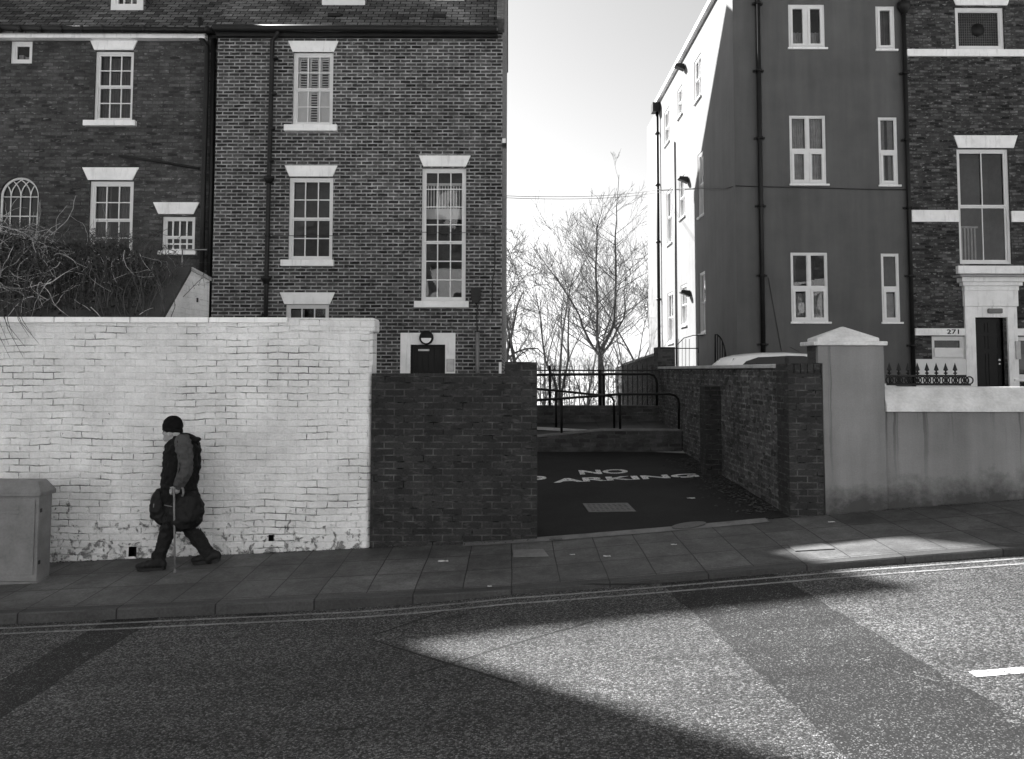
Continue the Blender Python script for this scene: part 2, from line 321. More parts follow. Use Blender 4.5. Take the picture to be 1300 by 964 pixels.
# ------------------------------------------------------------------ mesh building
ORIG = {}
class MB:
    def __init__(s): s.v = []; s.f = []; s.m = []; s.sm = []
    def face(s, pts, m=0, sm=False):
        n = len(s.v); s.v += [tuple(p) for p in pts]; s.f.append(tuple(range(n, n + len(pts)))); s.m.append(m); s.sm.append(sm)
    def mesh(s, vs, fs, m=0, sm=False):
        n = len(s.v); s.v += [tuple(p) for p in vs]
        for f in fs: s.f.append(tuple(i + n for i in f)); s.m.append(m); s.sm.append(sm)
    def box(s, x0, x1, y0, y1, z0, z1, m=0):
        vs = [(x, y, z) for x in (x0, x1) for y in (y0, y1) for z in (z0, z1)]
        s.mesh(vs, [(0,1,3,2), (4,6,7,5), (0,4,5,1), (2,3,7,6), (0,2,6,4), (1,5,7,3)], m)
    def prism(s, poly, y0, y1, m=0):      # poly in x,z
        n = len(poly); vs = [(x, y0, z) for x, z in poly] + [(x, y1, z) for x, z in poly]
        s.mesh(vs, [tuple(range(n)), tuple(range(2*n-1, n-1, -1))] + [(i, i+n, (i+1) % n + n, (i+1) % n) for i in range(n)], m)
    def prismx(s, poly, x0, x1, m=0):     # poly in y,z
        n = len(poly); vs = [(x0, y, z) for y, z in poly] + [(x1, y, z) for y, z in poly]
        s.mesh(vs, [tuple(range(n)), tuple(range(2*n-1, n-1, -1))] + [(i, i+n, (i+1) % n + n, (i+1) % n) for i in range(n)], m)
    def tube(s, pts, rad, n=6, m=0, cap=True, sm=True):
        pts = [Vector(p) for p in pts]
        if not hasattr(rad, '__len__'): rad = [rad] * len(pts)
        vs = []; up = None
        for i, p in enumerate(pts):
            d = (pts[min(i+1, len(pts)-1)] - pts[max(i-1, 0)]).normalized()
            if up is None: up = d.orthogonal().normalized()
            up = (up - d * up.dot(d))
            up = up.normalized() if up.length > 1e-5 else d.orthogonal().normalized()
            q = d.cross(up)
            for j in range(n):
                a = 2 * math.pi * j / n; vs.append(p + (up * math.cos(a) + q * math.sin(a)) * rad[i])
        fs = [(i*n+j, i*n+(j+1) % n, (i+1)*n+(j+1) % n, (i+1)*n+j) for i in range(len(pts)-1) for j in range(n)]
        if cap: fs += [tuple(range(n-1, -1, -1)), tuple((len(pts)-1)*n + j for j in range(n))]
        s.mesh(vs, fs, m, sm)
    def ball(s, c, r, n=10, m=0, rot=None):
        if not hasattr(r, '__len__'): r = (r, r, r)
        c = Vector(c); vs = []; k_ = n // 2 + 1
        for i in range(1, k_):
            t = math.pi * i / k_
            for j in range(n):
                a = 2 * math.pi * j / n; p = Vector((r[0]*math.sin(t)*math.cos(a), r[1]*math.sin(t)*math.sin(a), r[2]*math.cos(t)))
                if rot: p = rot @ p
                vs.append(c + p)
        t_ = Vector((0, 0, r[2])); b_ = Vector((0, 0, -r[2]))
        if rot: t_ = rot @ t_; b_ = rot @ b_
        vs += [c + t_, c + b_]; L = len(vs)
        fs = [(i*n+j, i*n+(j+1) % n, (i+1)*n+(j+1) % n, (i+1)*n+j)[::-1] for i in range(k_-2) for j in range(n)]
        fs += [(L-2, j, (j+1) % n) for j in range(n)] + [(L-1, (k_-2)*n+(j+1) % n, (k_-2)*n+j) for j in range(n)]
        s.mesh(vs, fs, m, True)
    def build(s, name, mats, parent=None, bevel=0, merge=False):
        if not isinstance(mats, (list, tuple)): mats = [mats]
        me = bpy.data.meshes.new(name)
        o0 = Vector((0, 0, 0))
        if parent is not None: o0 = ORIG.get(parent.name, Vector((0, 0, 0)))
        me.from_pydata([tuple(Vector(v) - o0) for v in s.v], [], s.f)
        for mt in mats: me.materials.append(mt)
        me.polygons.foreach_set('material_index', s.m); me.polygons.foreach_set('use_smooth', s.sm)
        if merge or bevel:
            bm = bmesh.new(); bm.from_mesh(me); bmesh.ops.remove_doubles(bm, verts=bm.verts, dist=1e-5); bm.to_mesh(me); bm.free()
        uvl = me.uv_layers.new(name='UVMap').data
        for p in me.polygons:
            nn_ = p.normal; ax, ay, az = abs(nn_.x), abs(nn_.y), abs(nn_.z)
            for li in p.loop_indices:
                c_ = me.vertices[me.loops[li].vertex_index].co + o0
                if az > .93: uvl[li].uv = (c_.x, c_.y)
                elif ax > .72: uvl[li].uv = (c_.y + .1125, c_.z)
                else: uvl[li].uv = (c_.x, c_.z / max(.3, math.sqrt(max(.01, 1 - az * az))))
        o = bpy.data.objects.new(name, me); COL.objects.link(o)
        if parent is not None:
            o.parent = parent; ORIG[o.name] = o0
        if bevel:
            b = o.modifiers.new('bevel', 'BEVEL'); b.width = bevel; b.segments = 2; b.limit_method = 'ANGLE'; b.angle_limit = R(40)
        return o
def thing(name, loc, label, cat, group=None):
    o = bpy.data.objects.new(name, None); COL.objects.link(o); o.location = loc; ORIG[o.name] = Vector(loc)
    o.empty_display_size = .2; return tag(o, label, cat, group)
def tag(o, label, cat, group=None):
    o['label'] = label; o['category'] = cat
    if group: o['group'] = group
    return o
def struct(o): o['kind'] = 'structure'; return o
def recenter(o, loc):
    loc = Vector(loc); o.data.transform(Matrix.Translation(-loc)); o.location = loc; return o

# facade with openings. P(u, w, d): u along the wall, w up, d into the wall
def facade(mb, P, u0, u1, w0, w1, holes, rev=.12, room=.9, mroom=1):
    us = sorted(set([u0, u1] + [h[0] for h in holes] + [h[1] for h in holes])); ws = sorted(set([w0, w1] + [h[2] for h in holes] + [h[3] for h in holes]))
    us = [u for u in us if u0 <= u <= u1]; ws = [q for q in ws if w0 <= q <= w1]
    for i in range(len(us) - 1):
        for j in range(len(ws) - 1):
            cu = (us[i] + us[i+1]) / 2; cw = (ws[j] + ws[j+1]) / 2
            if any(h[0] < cu < h[1] and h[2] < cw < h[3] for h in holes): continue
            mb.face([P(us[i], ws[j], 0), P(us[i+1], ws[j], 0), P(us[i+1], ws[j+1], 0), P(us[i], ws[j+1], 0)])
    for (a, b, c, d) in [h[:4] for h in holes]:
        for (d0, d1, m) in ((0, rev, 0), (rev, room, mroom)):
            mb.face([P(a, c, d0), P(a, d, d0), P(a, d, d1), P(a, c, d1)], m); mb.face([P(b, c, d0), P(b, c, d1), P(b, d, d1), P(b, d, d0)], m)
            mb.face([P(a, d, d0), P(b, d, d0), P(b, d, d1), P(a, d, d1)], m); mb.face([P(a, c, d0), P(a, c, d1), P(b, c, d1), P(b, c, d0)], m)
        mb.face([P(a, c, room), P(b, c, room), P(b, d, room), P(a, d, room)], mroom)
def PF(Y): return lambda u, w_, d: (u, Y + d, w_)
def PX(X): return lambda u, w_, d: (X + d, u, w_)
class WB(MB):   # builder in facade coordinates
    def __init__(s, P): super().__init__(); s.P = P
    def bx(s, u0, u1, w0, w1, d0, d1, m=0):
        vs = [s.P(u, w_, d) for u in (u0, u1) for d in (d0, d1) for w_ in (w0, w1)]
        s.mesh(vs, [(0,1,3,2), (4,6,7,5), (0,4,5,1), (2,3,7,6), (0,2,6,4), (1,5,7,3)], m)
    def q(s, u0, u1, w0, w1, d, m=0): s.face([s.P(u0, w0, d), s.P(u1, w0, d), s.P(u1, w1, d), s.P(u0, w1, d)], m)
def ring(wb, a, b, c, d, t, d0, d1, tb=None):
    tb = tb or t
    wb.bx(a, a + t, c, d, d0, d1); wb.bx(b - t, b, c, d, d0, d1); wb.bx(a + t, b - t, d - t, d, d0, d1); wb.bx(a + t, b - t, c, c + tb, d0, d1)
def window(house, P, h, cols=3, rt=2, rb=2, fw=.055, bar=.022, meet=None, label=None, dd=.05, sash=.03):
    a, b, c, d = h[:4]; wb = WB(P)
    ring(wb, a, b, c, d, fw, dd, dd + .07, fw * 1.2)
    ia, ib, ic, id_ = a + fw, b - fw, c + fw * 1.2, d - fw
    zm = ic + (id_ - ic) * (meet if meet is not None else .5)
    parts_ = [(zm, id_, rt, dd + .015), (ic, zm, rb, dd + .04)] if rb else [(ic, id_, rt, dd + .02)]
    for (q0, q1, rows, dq) in parts_:
        ring(wb, ia, ib, q0, q1, sash, dq, dq + .035)
        for i in range(1, cols): u = ia + (ib - ia) * i / cols; wb.bx(u - bar/2, u + bar/2, q0 + sash, q1 - sash, dq + .004, dq + .03)
        for j in range(1, rows): z = q0 + (q1 - q0) * j / rows; wb.bx(ia + sash, ib - sash, z - bar/2, z + bar/2, dq + .007, dq + .027)
    o = wb.build('window', M['frame'], house)
    if label: o['label'] = label
    g = WB(P); g.q(ia + .002, ib - .002, ic + .002, id_ - .002, dd + .06); g.build('pane', M['glass'], o)
    return o
def lintel(win, P, x0, x1, z0, z1, splay, mat='paint'):
    wb = WB(P); vs = []
    for d in (-.025, .05): vs += [P(x0 + splay, z0, d), P(x1 - splay, z0, d), P(x1, z1, d), P(x0, z1, d)]
    wb.mesh(vs, [(0,1,2,3), (7,6,5,4), (0,4,5,1), (1,5,6,2), (2,6,7,3), (3,7,4,0)]); return wb.build('lintel', M[mat], win, bevel=.006)
def sill(win, P, x0, x1, z0, z1, out=.09, mat='paint'):
    wb = WB(P); wb.bx(x0, x1, z0, z1, -out, .05); return wb.build('sill', M[mat], win, bevel=.008)
def drapes(win, P, a, b, c, d, mat='curtain', depth=.2, folds=9, amp=.02):
    wb = MB(); n = folds * 6
    for i in range(n):
        u0 = a + (b - a) * i / n; u1 = a + (b - a) * (i + 1) / n
        f = lambda t: depth + amp * math.sin(t / n * folds * 2 * math.pi)
        wb.face([P(u0, c, f(i)), P(u1, c, f(i+1)), P(u1, d, f(i+1)), P(u0, d, f(i))], 0, True)
    return wb.build('curtain', M[mat], win, merge=True)
def roof_gable(mb, x0, x1, ye, ze, yr, zr, yb, zb, t=.12, over=.15, knee=None):
    kn = [(knee[0], knee[1])] if knee else []; kd = [(knee[0], knee[1] - t)] if knee else []
    mb.prismx([(ye, ze)] + kn + [(yr, zr), (yb, zb), (yb, zb - t), (yr, zr - t)] + kd + [(ye, ze - t)], x0, x1)
SL1 = 1.055

# ================================================================== GROUND
def sheet(name, fn, xs, ys, mat, z_off=0):
    mb = MB(); vs = [(x, y, fn(x, y) + z_off) for y in ys for x in xs]; n = len(xs)
    mb.mesh(vs, [(j*n+i, j*n+i+1, (j+1)*n+i+1, (j+1)*n+i) for j in range(len(ys)-1) for i in range(n-1)], 0, True)
    return struct(mb.build(name, mat))
def lin(a, b, n): return [a + (b - a) * i / n for i in range(n + 1)]
XS = [-60, -45, -30, -22, -16] + lin(-12, 12, 48) + [16, 22, 30, 45, 60]
sheet('road', road, XS, lin(.5, YK + .02, 10), M['road'])
sheet('pavement', pav, XS, lin(YK + .12, YW + .02, 4), M['flags'])
sheet('far_pavement', lambda x, y: road(x, 1) + .1, XS, [-2.6, -1, .55], M['flags'])
def terrain(x, y):
    if y < YW: return gz(max(-60, min(60, x))) - .25
    zf = gz(max(-60, min(60, x)))
    if y < 18: t = (y - YW) / 8.8; return (zf - .1) * (1 - t) + (.78) * t - .12
    t = min(1, (y - 18) / 50); return .66 * (1 - t) + -4.0 * t
sheet('ground', terrain, [-2500, -800, -250, -100, -60, -40, -25, -15, -10, -5, 0, 5, 10, 15, 25, 40, 60, 100, 250, 800, 2500],
      [-400, -120, -40, -15, -5, 0, 5, 9, 12, 15, 18, 22, 28, 36, 50, 68, 120, 300, 900, 3500], M['ground'])
# kerb
mb = MB()
for i in range(len(XS) - 1):
    a, b = XS[i], XS[i+1]
    za, zb = pav(a, YK), pav(b, YK); ra, rb = road(a, YK) - .05, road(b, YK) - .05
    prof = lambda x, z, r: [(x, YK, r), (x, YK, z - .012), (x, YK + .012, z), (x, YK + .13, z + .003), (x, YK + .13, r)]
    pa, pb = prof(a, za, ra), prof(b, zb, rb)
    for j in range(4): mb.face([pa[j], pb[j], pb[j+1], pa[j+1]])
struct(mb.build('kerb', M['kerb'], merge=True))
# double lines by the kerb, broken dash on the road
def ribbon(name, y0, y1, x0, x1, mat, n=60, zo=.004):
    mb = MB()
    for i in range(n):
        a = x0 + (x1 - x0) * i / n; b = x0 + (x1 - x0) * (i + 1) / n
        mb.face([(a, y0, road(a, y0) + zo), (b, y0, road(b, y0) + zo), (b, y1, road(b, y1) + zo), (a, y1, road(a, y1) + zo)])
    return struct(mb.build(name, mat, merge=True))
ribbon('kerb_line_marking', YK - .155, YK - .11, -14, 14, M['yellow'])
ribbon('kerb_line_marking', YK - .325, YK - .28, -14, 14, M['yellow'])
a = gp(1236, 856); b = gp(1300, 851); ribbon('centre_line_marking', a.y - .04, a.y + .05, a.x, a.x + 2.2, M['marking'], 6)
# drive between the walls
sheet('driveway', drive, lin(-.2, 3.55, 8), lin(YW + .02, 15.1, 14), M['tarmac'], .006)
mb = MB()
for i in range(24):
    a = -.55 + 3.45 * i / 24; b = -.55 + 3.45 * (i + 1) / 24
    mb.face([(a, YW - .14, pav(a, YW-.14) + .006), (b, YW - .14, pav(b, YW-.14) + .006), (b, YW + .03, pav(b, YW) + .016), (a, YW + .03, pav(a, YW) + .016)])
struct(mb.build('threshold_strip', M['threshold']))
sheet('yard', lambda x, y: .55 + (y - 9) * .045 + max(0, x - 6) * .02, [3.4, 6, 9, 14, 24], [9.3, 12, 15, 18, 20], M['concrete'])
def text(name, body, size_x, size_y, mat, offset=.02, ext=.0):
    cu = bpy.data.curves.new(name, 'FONT'); cu.body = body; cu.offset = offset; cu.extrude = ext; cu.size = 1
    o = bpy.data.objects.new(name, cu); COL.objects.link(o)
    bpy.context.view_layer.update()
    dg = bpy.context.evaluated_depsgraph_get(); me = bpy.data.meshes.new_from_object(o.evaluated_get(dg))
    bpy.data.objects.remove(o)
    xs = [v.co.x for v in me.vertices]; ys = [v.co.y for v in me.vertices]
    for v in me.vertices:
        v.co.x = (v.co.x - min(xs)) / (max(xs) - min(xs)) * size_x; v.co.y = (v.co.y - min(ys)) / (max(ys) - min(ys)) * size_y
    me.materials.clear(); me.materials.append(mat)
    o = bpy.data.objects.new(name, me); COL.objects.link(o); return o
def drape_text(o, x, y):
    bm = bmesh.new(); bm.from_mesh(o.data); bmesh.ops.triangulate(bm, faces=bm.faces)
    bm.to_mesh(o.data); bm.free()
    for v in o.data.vertices:
        X = v.co.x + x; Y = v.co.y + y; v.co = (X, Y, drive(X, Y) + .012)
DR = lambda px, py: gp(px, py, drive)
for body, px0, px1, py0, py1 in (('NO', 737, 801, 597, 603.5), ('ARKING', 703, 901, 605, 614)):
    a = DR(px0, py1); b = DR((px0 + px1) / 2, py0); e = DR(px1, py1)
    o = text('painted_lettering', body, e.x - a.x, b.y - a.y, M['lettering'], .035); drape_text(o, a.x, a.y); struct(o)
a = DR(676, 614); b = DR(680, 605.5)
o = text('painted_lettering', 'P', .30, b.y - a.y, M['lettering'], .035); drape_text(o, DR(670, 614).x, a.y); struct(o)

# ================================================================== HOUSES
YM = 16.4; YL = 16.62; XG = at(637, 300, YM).x; XD = at(272, 220, YM).x
# ---- middle house
H = thing('brick_house', ((XG + XD) / 2, YM, .5), 'brick house with pale mortar, tall stair window and low black door, left of the gap', 'house')
zE = at(450, 40, YM).z; Pm = PF(YM)
zc = lambda py, px=450: at(px, py, YM).z
hs = [rect(371, 422, 67, 160, YM), rect(366, 422, 226, 331, YM), rect(362, 417, 387, 470, YM), rect(535, 591, 214, 383, YM), rect(521, 565, 438, 520, YM)]
mb = MB(); facade(mb, Pm, XD, XG, .2, zE, hs)
YBK, ZBK, YR, ZR = 30.4, 13.6, 26.4, 17.7
KY = 20.4; KZ = zE + (KY - YM) * SL1
mb.face([(XG, YM, .0), (XG, YBK, 0), (XG, YBK, ZBK), (XG, YR, ZR), (XG, KY, KZ), (XG, YM, zE)])
mb.face([(XD, YM, .2), (XD, YBK, .2), (XD, YBK, ZBK), (XD, YR, ZR), (XD, YM, zE)])
mb.face([(XD, YBK, .0), (XG, YBK, 0), (XG, YBK, ZBK), (XD, YBK, ZBK)])
mb.build('wall', [M['brick_mid'], M['room']], H)
mb = MB(); roof_gable(mb, XD, XG - .1, YM - .16, zE + .06, YR, ZR + .12, YBK, ZBK + .1, knee=(KY, zE + .06 + (KY - YM + .16) * SL1)); rf = mb.build('roof', M['slate'], H)
mb = MB(); roof_gable(mb, XG - .12, XG + .04, YM - .12, zE + .22, YR, ZR + .26, YBK, ZBK + .22, .3, knee=(KY, zE + .22 + (KY - YM + .12) * SL1)); mb.build('verge_coping', M['brick_back'], H)
mb = MB(); yg = YM - .2
mb.tube([(XD - .02, yg, zE - .02), (XG - .12, yg, zE - .05)], .075, 8); mb.box(XD, XG - .1, YM - .12, YM - .002, zE - .16, zE + .05); mb.build('gutter', M['pvc'], H)
w1 = window(H, Pm, hs[0], 3, 2, 2, label='sash window with white inner shutters'); lintel(w1, Pm, *rect(365, 429, 53, 67, YM)[:2], *rect(365, 429, 53, 67, YM)[2:], .1); sill(w1, Pm, *rect(361, 428, 160, 168, YM))
# shutters inside
wb = WB(Pm); a, b, c, d = hs[0]; a += .08; b -= .08; c += .08; d -= .07; zm = (c + d) / 2; W3 = (b - a) / 3
for i in range(3):
    u0 = a + W3 * i; u1 = u0 + W3
    for (q0, q1) in ((c, zm), (zm, d)):
        ring(wb, u0 + .004, u1 - .004, q0, q1, .045, .125, .15)
        if q0 == c and i != 1: wb.bx(u0 + .045, u1 - .045, q0 + .045, q1 - .045, .132, .142)
        else:
            n = 11
            for j in range(n):
                z = q0 + .05 + (q1 - q0 - .1) * (j + .3) / n
                wb.face([Pm(u0+.045, z, .128), Pm(u1-.045, z, .128), Pm(u1-.045, z+.035, .15), Pm(u0+.045, z+.035, .15)])
wb.build('shutter', M['frame'], w1)
w2 = window(H, Pm, hs[1], 3, 2, 2); lintel(w2, Pm, *rect(361, 428, 211, 225, YM), .1); sill(w2, Pm, *rect(357, 424, 331, 339, YM))
w3 = window(H, Pm, hs[2], 3, 2, 2); lintel(w3, Pm, *rect(355, 425, 372, 387, YM), .1)
w4 = window(H, Pm, hs[3], 3, 4, 3, meet=.44, label='tall narrow stair window'); lintel(w4, Pm, *rect(531, 597, 198, 212, YM), .1); sill(w4, Pm, *rect(526, 595, 383, 391, YM))
wb = WB(Pm); a, b, c, d = hs[3]; z0 = zc(262); z1 = zc(232)
for i in range(13): u = a + .1 + (b - a - .2) * i / 12; wb.bx(u - .012, u + .012, z0, z1, .3, .32)
wb.bx(a + .06, b - .06, z1, z1 + .05, .29, .33); wb.bx(a + .06, b - .06, z0 - .22, z0, .29, .33); wb.build('stair_banister', M['frame'], w4)
drapes(w2, Pm, hs[1][0] + .08, hs[1][0] + .3, hs[1][2] + .1, hs[1][3] - .1, 'darkcurtain')
drapes(w3, Pm, hs[2][0] + .08, hs[2][0] + .34, hs[2][2] + .1, hs[2][3] - .1, 'curtain')
# door and its white surround, round lamp, meter
wb = WB(Pm); s0 = rect(508, 578, 423, 520, YM); a, b, c, d = hs[4]
wb.bx(s0[0], a, s0[2], s0[3], -.02, .08); wb.bx(b, s0[1], s0[2], s0[3], -.02, .08); wb.bx(a, b, d, s0[3], -.02, .08); wb.build('door_surround', M['paint'], H, bevel=.006)
wb = WB(Pm); wb.bx(a + .002, b - .002, c, d - .002, .10, .15)
for i in range(7): u = a + (b - a) * i / 6; wb.bx(u - .006, u + .006, c, d - .01, .09, .1)
ring(wb, a + .003, b - .003, c, d - .003, .05, .07, .1)
dr = wb.build('door', M['door_black'], H)
wb = WB(Pm); wb.bx(a + .15, a + .38, d - .13, d - .09, .05, .07); wb.build('door_closer', M['metal'], dr)
wb = WB(Pm); n_ = rect(567, 577, 456, 472, YM); wb.bx(n_[0], n_[1], n_[2], n_[3], -.05, -.02); wb.build('entry_panel', M['metal'], H, bevel=.005)
c0 = at(541, 429, YM - .1)
Lp = thing('bulkhead_lamp', (c0.x, YM, c0.z), 'round black bulkhead lamp with half white face above the low black door', 'lamp')
mb = MB(); n = 28; r = .145
mb.tube([(c0.x, YM - .005, c0.z), (c0.x, YM - .09, c0.z), (c0.x, YM - .11, c0.z)], [r, r, r * .9], n); mb.build('housing', M['black_iron'], Lp)
mb = MB(); pts = [(c0.x + r * .72 * math.cos(t), c0.z - .01 + r * .72 * math.sin(t)) for t in lin(math.pi, 2 * math.pi, 14)]; mb.prism(pts, YM - .125, YM - .09); mb.build('diffuser', M['paint'], Lp)
# downpipe with two hoppers, service box with cable and grey conduit, bracket on the corner
mb = MB(); q = lambda px, py, dy=.09: at(px, py, YM - dy)
mb.tube([q(352, 40, .2), q(350, 47, .12), q(345, 52), q(344, 100), q(341, 225), q(338, 350), q(336, 480)], .045, 8)
for py in (75, 120, 165, 205, 300, 400): p = q(350 - (py - 50) * .042, py); mb.tube([p + Vector((0,0,-.02)), p + Vector((0,0,.02))], .06, 8)
for (px, py) in ((341, 227), (337.5, 354)):
    p = q(px, py); mb.tube([p + Vector((0,0,-.12)), p + Vector((0,0,-.02)), p + Vector((0,0,.03))], [.05, .11, .12], 8)
mb.build('downpipe', M['pvc'], H)
sb = rect(598, 610, 366, 382, YM); mb = MB(); mb.box(sb[0], sb[1], YM - .12, YM - .002, sb[2], sb[3]); mb.box(sb[0] + .02, sb[1] - .03, YM - .14, YM - .12, sb[2] - .06, sb[2] + .1)
mb.build('service_box', M['pvc'], H, bevel=.01)
mb = MB(); mb.tube([q(604, 384, .03), q(606, 392, .03), q(605, 402, .03), q(606, 422, .03)], .012, 6); mb.tube([q(628, 296, .02), q(628, 340, .02), q(625, 356, .02), q(625, 400, .02)], .01, 6)
mb.tube([at(p[0], p[1], YM - .015) for p in ((345, 300), (420, 300), (510, 295), (628, 296))], .006, 5); mb.build('wall_cable', M['cable'], H)
mb = MB(); mb.tube([q(606, 422, .05), q(606, 500, .05)], .04, 8); mb.build('conduit', M['cab'], H)
p = at(640, 182, YM); mb = MB(); mb.box(XG, XG + .09, YM - .02, YM + .12, p.z - .08, p.z); mb.build('corner_bracket', M['pvc'], H)
mb = MB(); mb.box(XG, XG + .07, YM + .0, YM + .1, p.z, p.z + .1); mb.build('corner_box', M['paint'], H)
p = at(636, 466, YM); mb = MB(); mb.tube([(XG - .03, YM - .05, .5), (XG - .03, YM - .05, at(636, 460, YM).z)], .03, 6); mb.build('white_pipe', M['paint'], H)
# dormers and skylight
def roofz(y): return zE + .06 + (y - YM + .16) * SL1
def dormer(house, xc, wd, zbot, zroof, slope, ye, ze, cols=3):
    y = ye + (zbot - ze) / slope; hgt = 1.25; P_ = PF(y)
    mb = MB(); x0, x1 = xc - wd/2, xc + wd/2
    yb = y + (hgt + .3) / slope
    dm = WB(P_); ring(dm, x0, x1, zbot, zbot + hgt, .1, 0, .12); d_ = dm.build('dormer', M['frame'], house)
    mb.prism([(x0 - .05, zbot - .1), (x0, zbot + hgt), (x0 + .02, zbot + hgt), (x0 + .02, zbot)], y + .02, yb); mb.build('cheek', M['slate'], d_); mb = MB(); mb.prism([(x1 + .05, zbot - .1), (x1, zbot + hgt), (x1 - .02, zbot + hgt), (x1 - .02, zbot)], y + .02, yb); mb.build('cheek', M['slate'], d_)
    mb = MB(); mb.box(x0 - .12, x1 + .12, y - .1, yb, zbot + hgt, zbot + hgt + .08); mb.build('dormer_roof', M['slate'], d_)
    wb = WB(P_); a, b, c, d = x0 + .1, x1 - .1, zbot + .1, zbot + hgt - .1
    ring(wb, a, b, c, d, .05, .02, .08)
    for i in range(1, cols): u = a + (b - a) * i / cols; wb.bx(u - .013, u + .013, c, d, .03, .07)
    for i in range(1, 3): z = c + (d - c) * i / 3; wb.bx(a, b, z - .013, z + .013, .035, .065)
    wb.build('sash', M['frame'], d_); g = WB(P_); g.q(a, b, c, d, .06); g.build('pane', M['glass'], d_)
    g = WB(P_); g.q(a, b, c, d, .3); g.build('blind', M['curtain'], d_)
slm = SL1
def on_roof(px, py, ye, ze, sl_):    # depth where a pixel ray meets the roof slope
    y = ye
    for _ in range(40): z = at(px, py, y).z; y = y + .4 * ((ye + (z - ze) / sl_) - y)  if False else y + .05 * (1 if at(px, py, y).z > ze + (y - ye) * sl_ else -.5)
    return y
def roofhit(px, py, ye, ze, sl_):
    lo, hi = ye, ye + 12
    for _ in range(50):
        m = (lo + hi) / 2
        if at(px, py, m).z > ze + (m - ye) * sl_: lo = m
        else: hi = m
    return at(px, py, lo)
p = roofhit(435, 7, YM - .16, zE + .06, slm); dormer(H, p.x, 56 / F * p.y, p.z, 0, slm, YM - .16, zE + .06)
p = roofhit(571, 2, YM - .16, zE + .06, slm)
mb = MB(); x0, x1 = p.x - .3, p.x + .3
for (y0, y1) in ((p.y, p.y + .8),):
    vs = [(x0, y0, roofz(y0) + .02), (x1, y0, roofz(y0) + .02), (x1, y1, roofz(y1) + .02), (x0, y1, roofz(y1) + .02)]
    vs += [(x, y, z + .09) for x, y, z in vs]; mb.mesh(vs, [(4,5,6,7), (0,1,5,4), (1,2,6,5), (2,3,7,6), (3,0,4,7)])
mb.build('skylight', M['frame'], H)
for (px, py) in ((424, 21), (557, 22)):
    p = roofhit(px, py, YM - .16, zE + .06, slm); mb = MB(); mb.box(p.x - .14, p.x + .14, p.y - .05, p.y + .1, p.z - .02, p.z + .05); mb.build('roof_vent', M['pvc'], H)
# ---- left house
XLL = at(-30, 42, YL).x; XCH = at(-46, 42, YL).x
H = thing('brick_house', ((XLL + XD) / 2, YL, .3), 'dark brick house on the far left with an arched gothic window behind the brambles', 'house')
zEL = at(140, 45, YL).z; Pl = PF(YL)
hs = [rect(119, 168, 66, 155, YL), rect(112, 168, 231, 330, YL), rect(205, 247, 276, 322, YL), rect(12, 40, 53, 82, YL), rect(-2, 48, 226, 300, YL)]
mb = MB(); facade(mb, Pl, XLL, XD + .001, .2, zEL, hs)
YRL, ZRL, YBL, ZBL = 25.2, 15.9, 30, 12.2
for X in (XLL,): mb.face([(X, YL, -.3), (X, YBL, -.3), (X, YBL, ZBL), (X, YRL, ZRL), (X, 20.6, zEL + (20.6 - YL) * SL1), (X, YL, zEL)])
mb.face([(XLL, YBL, 0), (XD, YBL, 0), (XD, YBL, ZBL), (XLL, YBL, ZBL)])
# arch spandrels of the gothic window
a, b, c, d = hs[4]; r = (b - a) / 2; cx = (a + b) / 2; zs = d - r
for sgn in (-1, 1):
    cor = (cx + sgn * r, YL, d)
    arc = [(cx + sgn * r * math.cos(t), YL, zs + r * math.sin(t)) for t in lin(0, math.pi / 2, 10)]
    for i in range(10):
        mb.face([arc[i], arc[i+1], cor]); mb.face([arc[i], arc[i+1], (arc[i+1][0], YL + .12, arc[i+1][2]), (arc[i][0], YL + .12, arc[i][2])])
        mb.face([(q_[0], YL + .11, q_[2]) for q_ in (arc[i], arc[i+1], cor)])
mb.build('wall', [M['brick_left'], M['room']], H)
mb = MB(); roof_gable(mb, XLL - .05, XD + .02, YL - .22, zEL + .05, YRL, ZRL + .12, YBL, ZBL + .1, knee=(20.6, zEL + .05 + (20.6 - YL + .22) * SL1)); mb.build('roof', M['slate'], H)
mb = MB(); mb.box(XCH, XCH + .9, 23.6, 26.4, 12, 18.8); ch_ = mb.build('unseen_chimney', M['brick_left'], H)  # stack added out of view to keep sun off the gate pier
mb = MB(); mb.box(XCH - .05, XCH + .95, 23.55, 26.45, 18.8, 18.95); mb.build('unseen_chimney_cap', M['stone'], ch_)
mb = MB(); mb.tube([(XLL, YL - .26, zEL + .03), (XD - .05, YL - .26, zEL - .02)], .065, 8)
for i in range(12): x = XLL + (XD - XLL) * (i + .5) / 12; mb.tube([(x - .03, YL - .26, zEL + .005), (x + .03, YL - .26, zEL + .004)], .075, 8)
mb.build('gutter', M['pvc'], H)
mb = MB(); mb.box(XLL, XD - .3, YL - .16, YL - .002, zEL - .14, zEL - .03); mb.build('fascia', M['paint'], H)
w1 = window(H, Pl, hs[0], 3, 2, 2, label='upper sash window with white frame'); lintel(w1, Pl, *rect(113, 175, 51, 65, YL), .11); sill(w1, Pl, *rect(107, 173, 155, 162, YL))
drapes(w1, Pl, hs[0][0] + .06, hs[0][1] - .06, hs[0][2] + .06, hs[0][3] - .06, 'darkcurtain', .25, 14)
w2 = window(H, Pl, hs[1], 3, 2, 2, fw=.07); lintel(w2, Pl, *rect(104, 176, 214, 230, YL), .13); sill(w2, Pl, *rect(106, 175, 330, 336, YL))
for (u0, u1) in ((hs[1][0] + .07, hs[1][0] + .35), (hs[1][1] - .4, hs[1][1] - .07)): drapes(w2, Pl, u0, u1, hs[1][2] + .06, hs[1][3] - .06, 'darkcurtain', .25, 6)
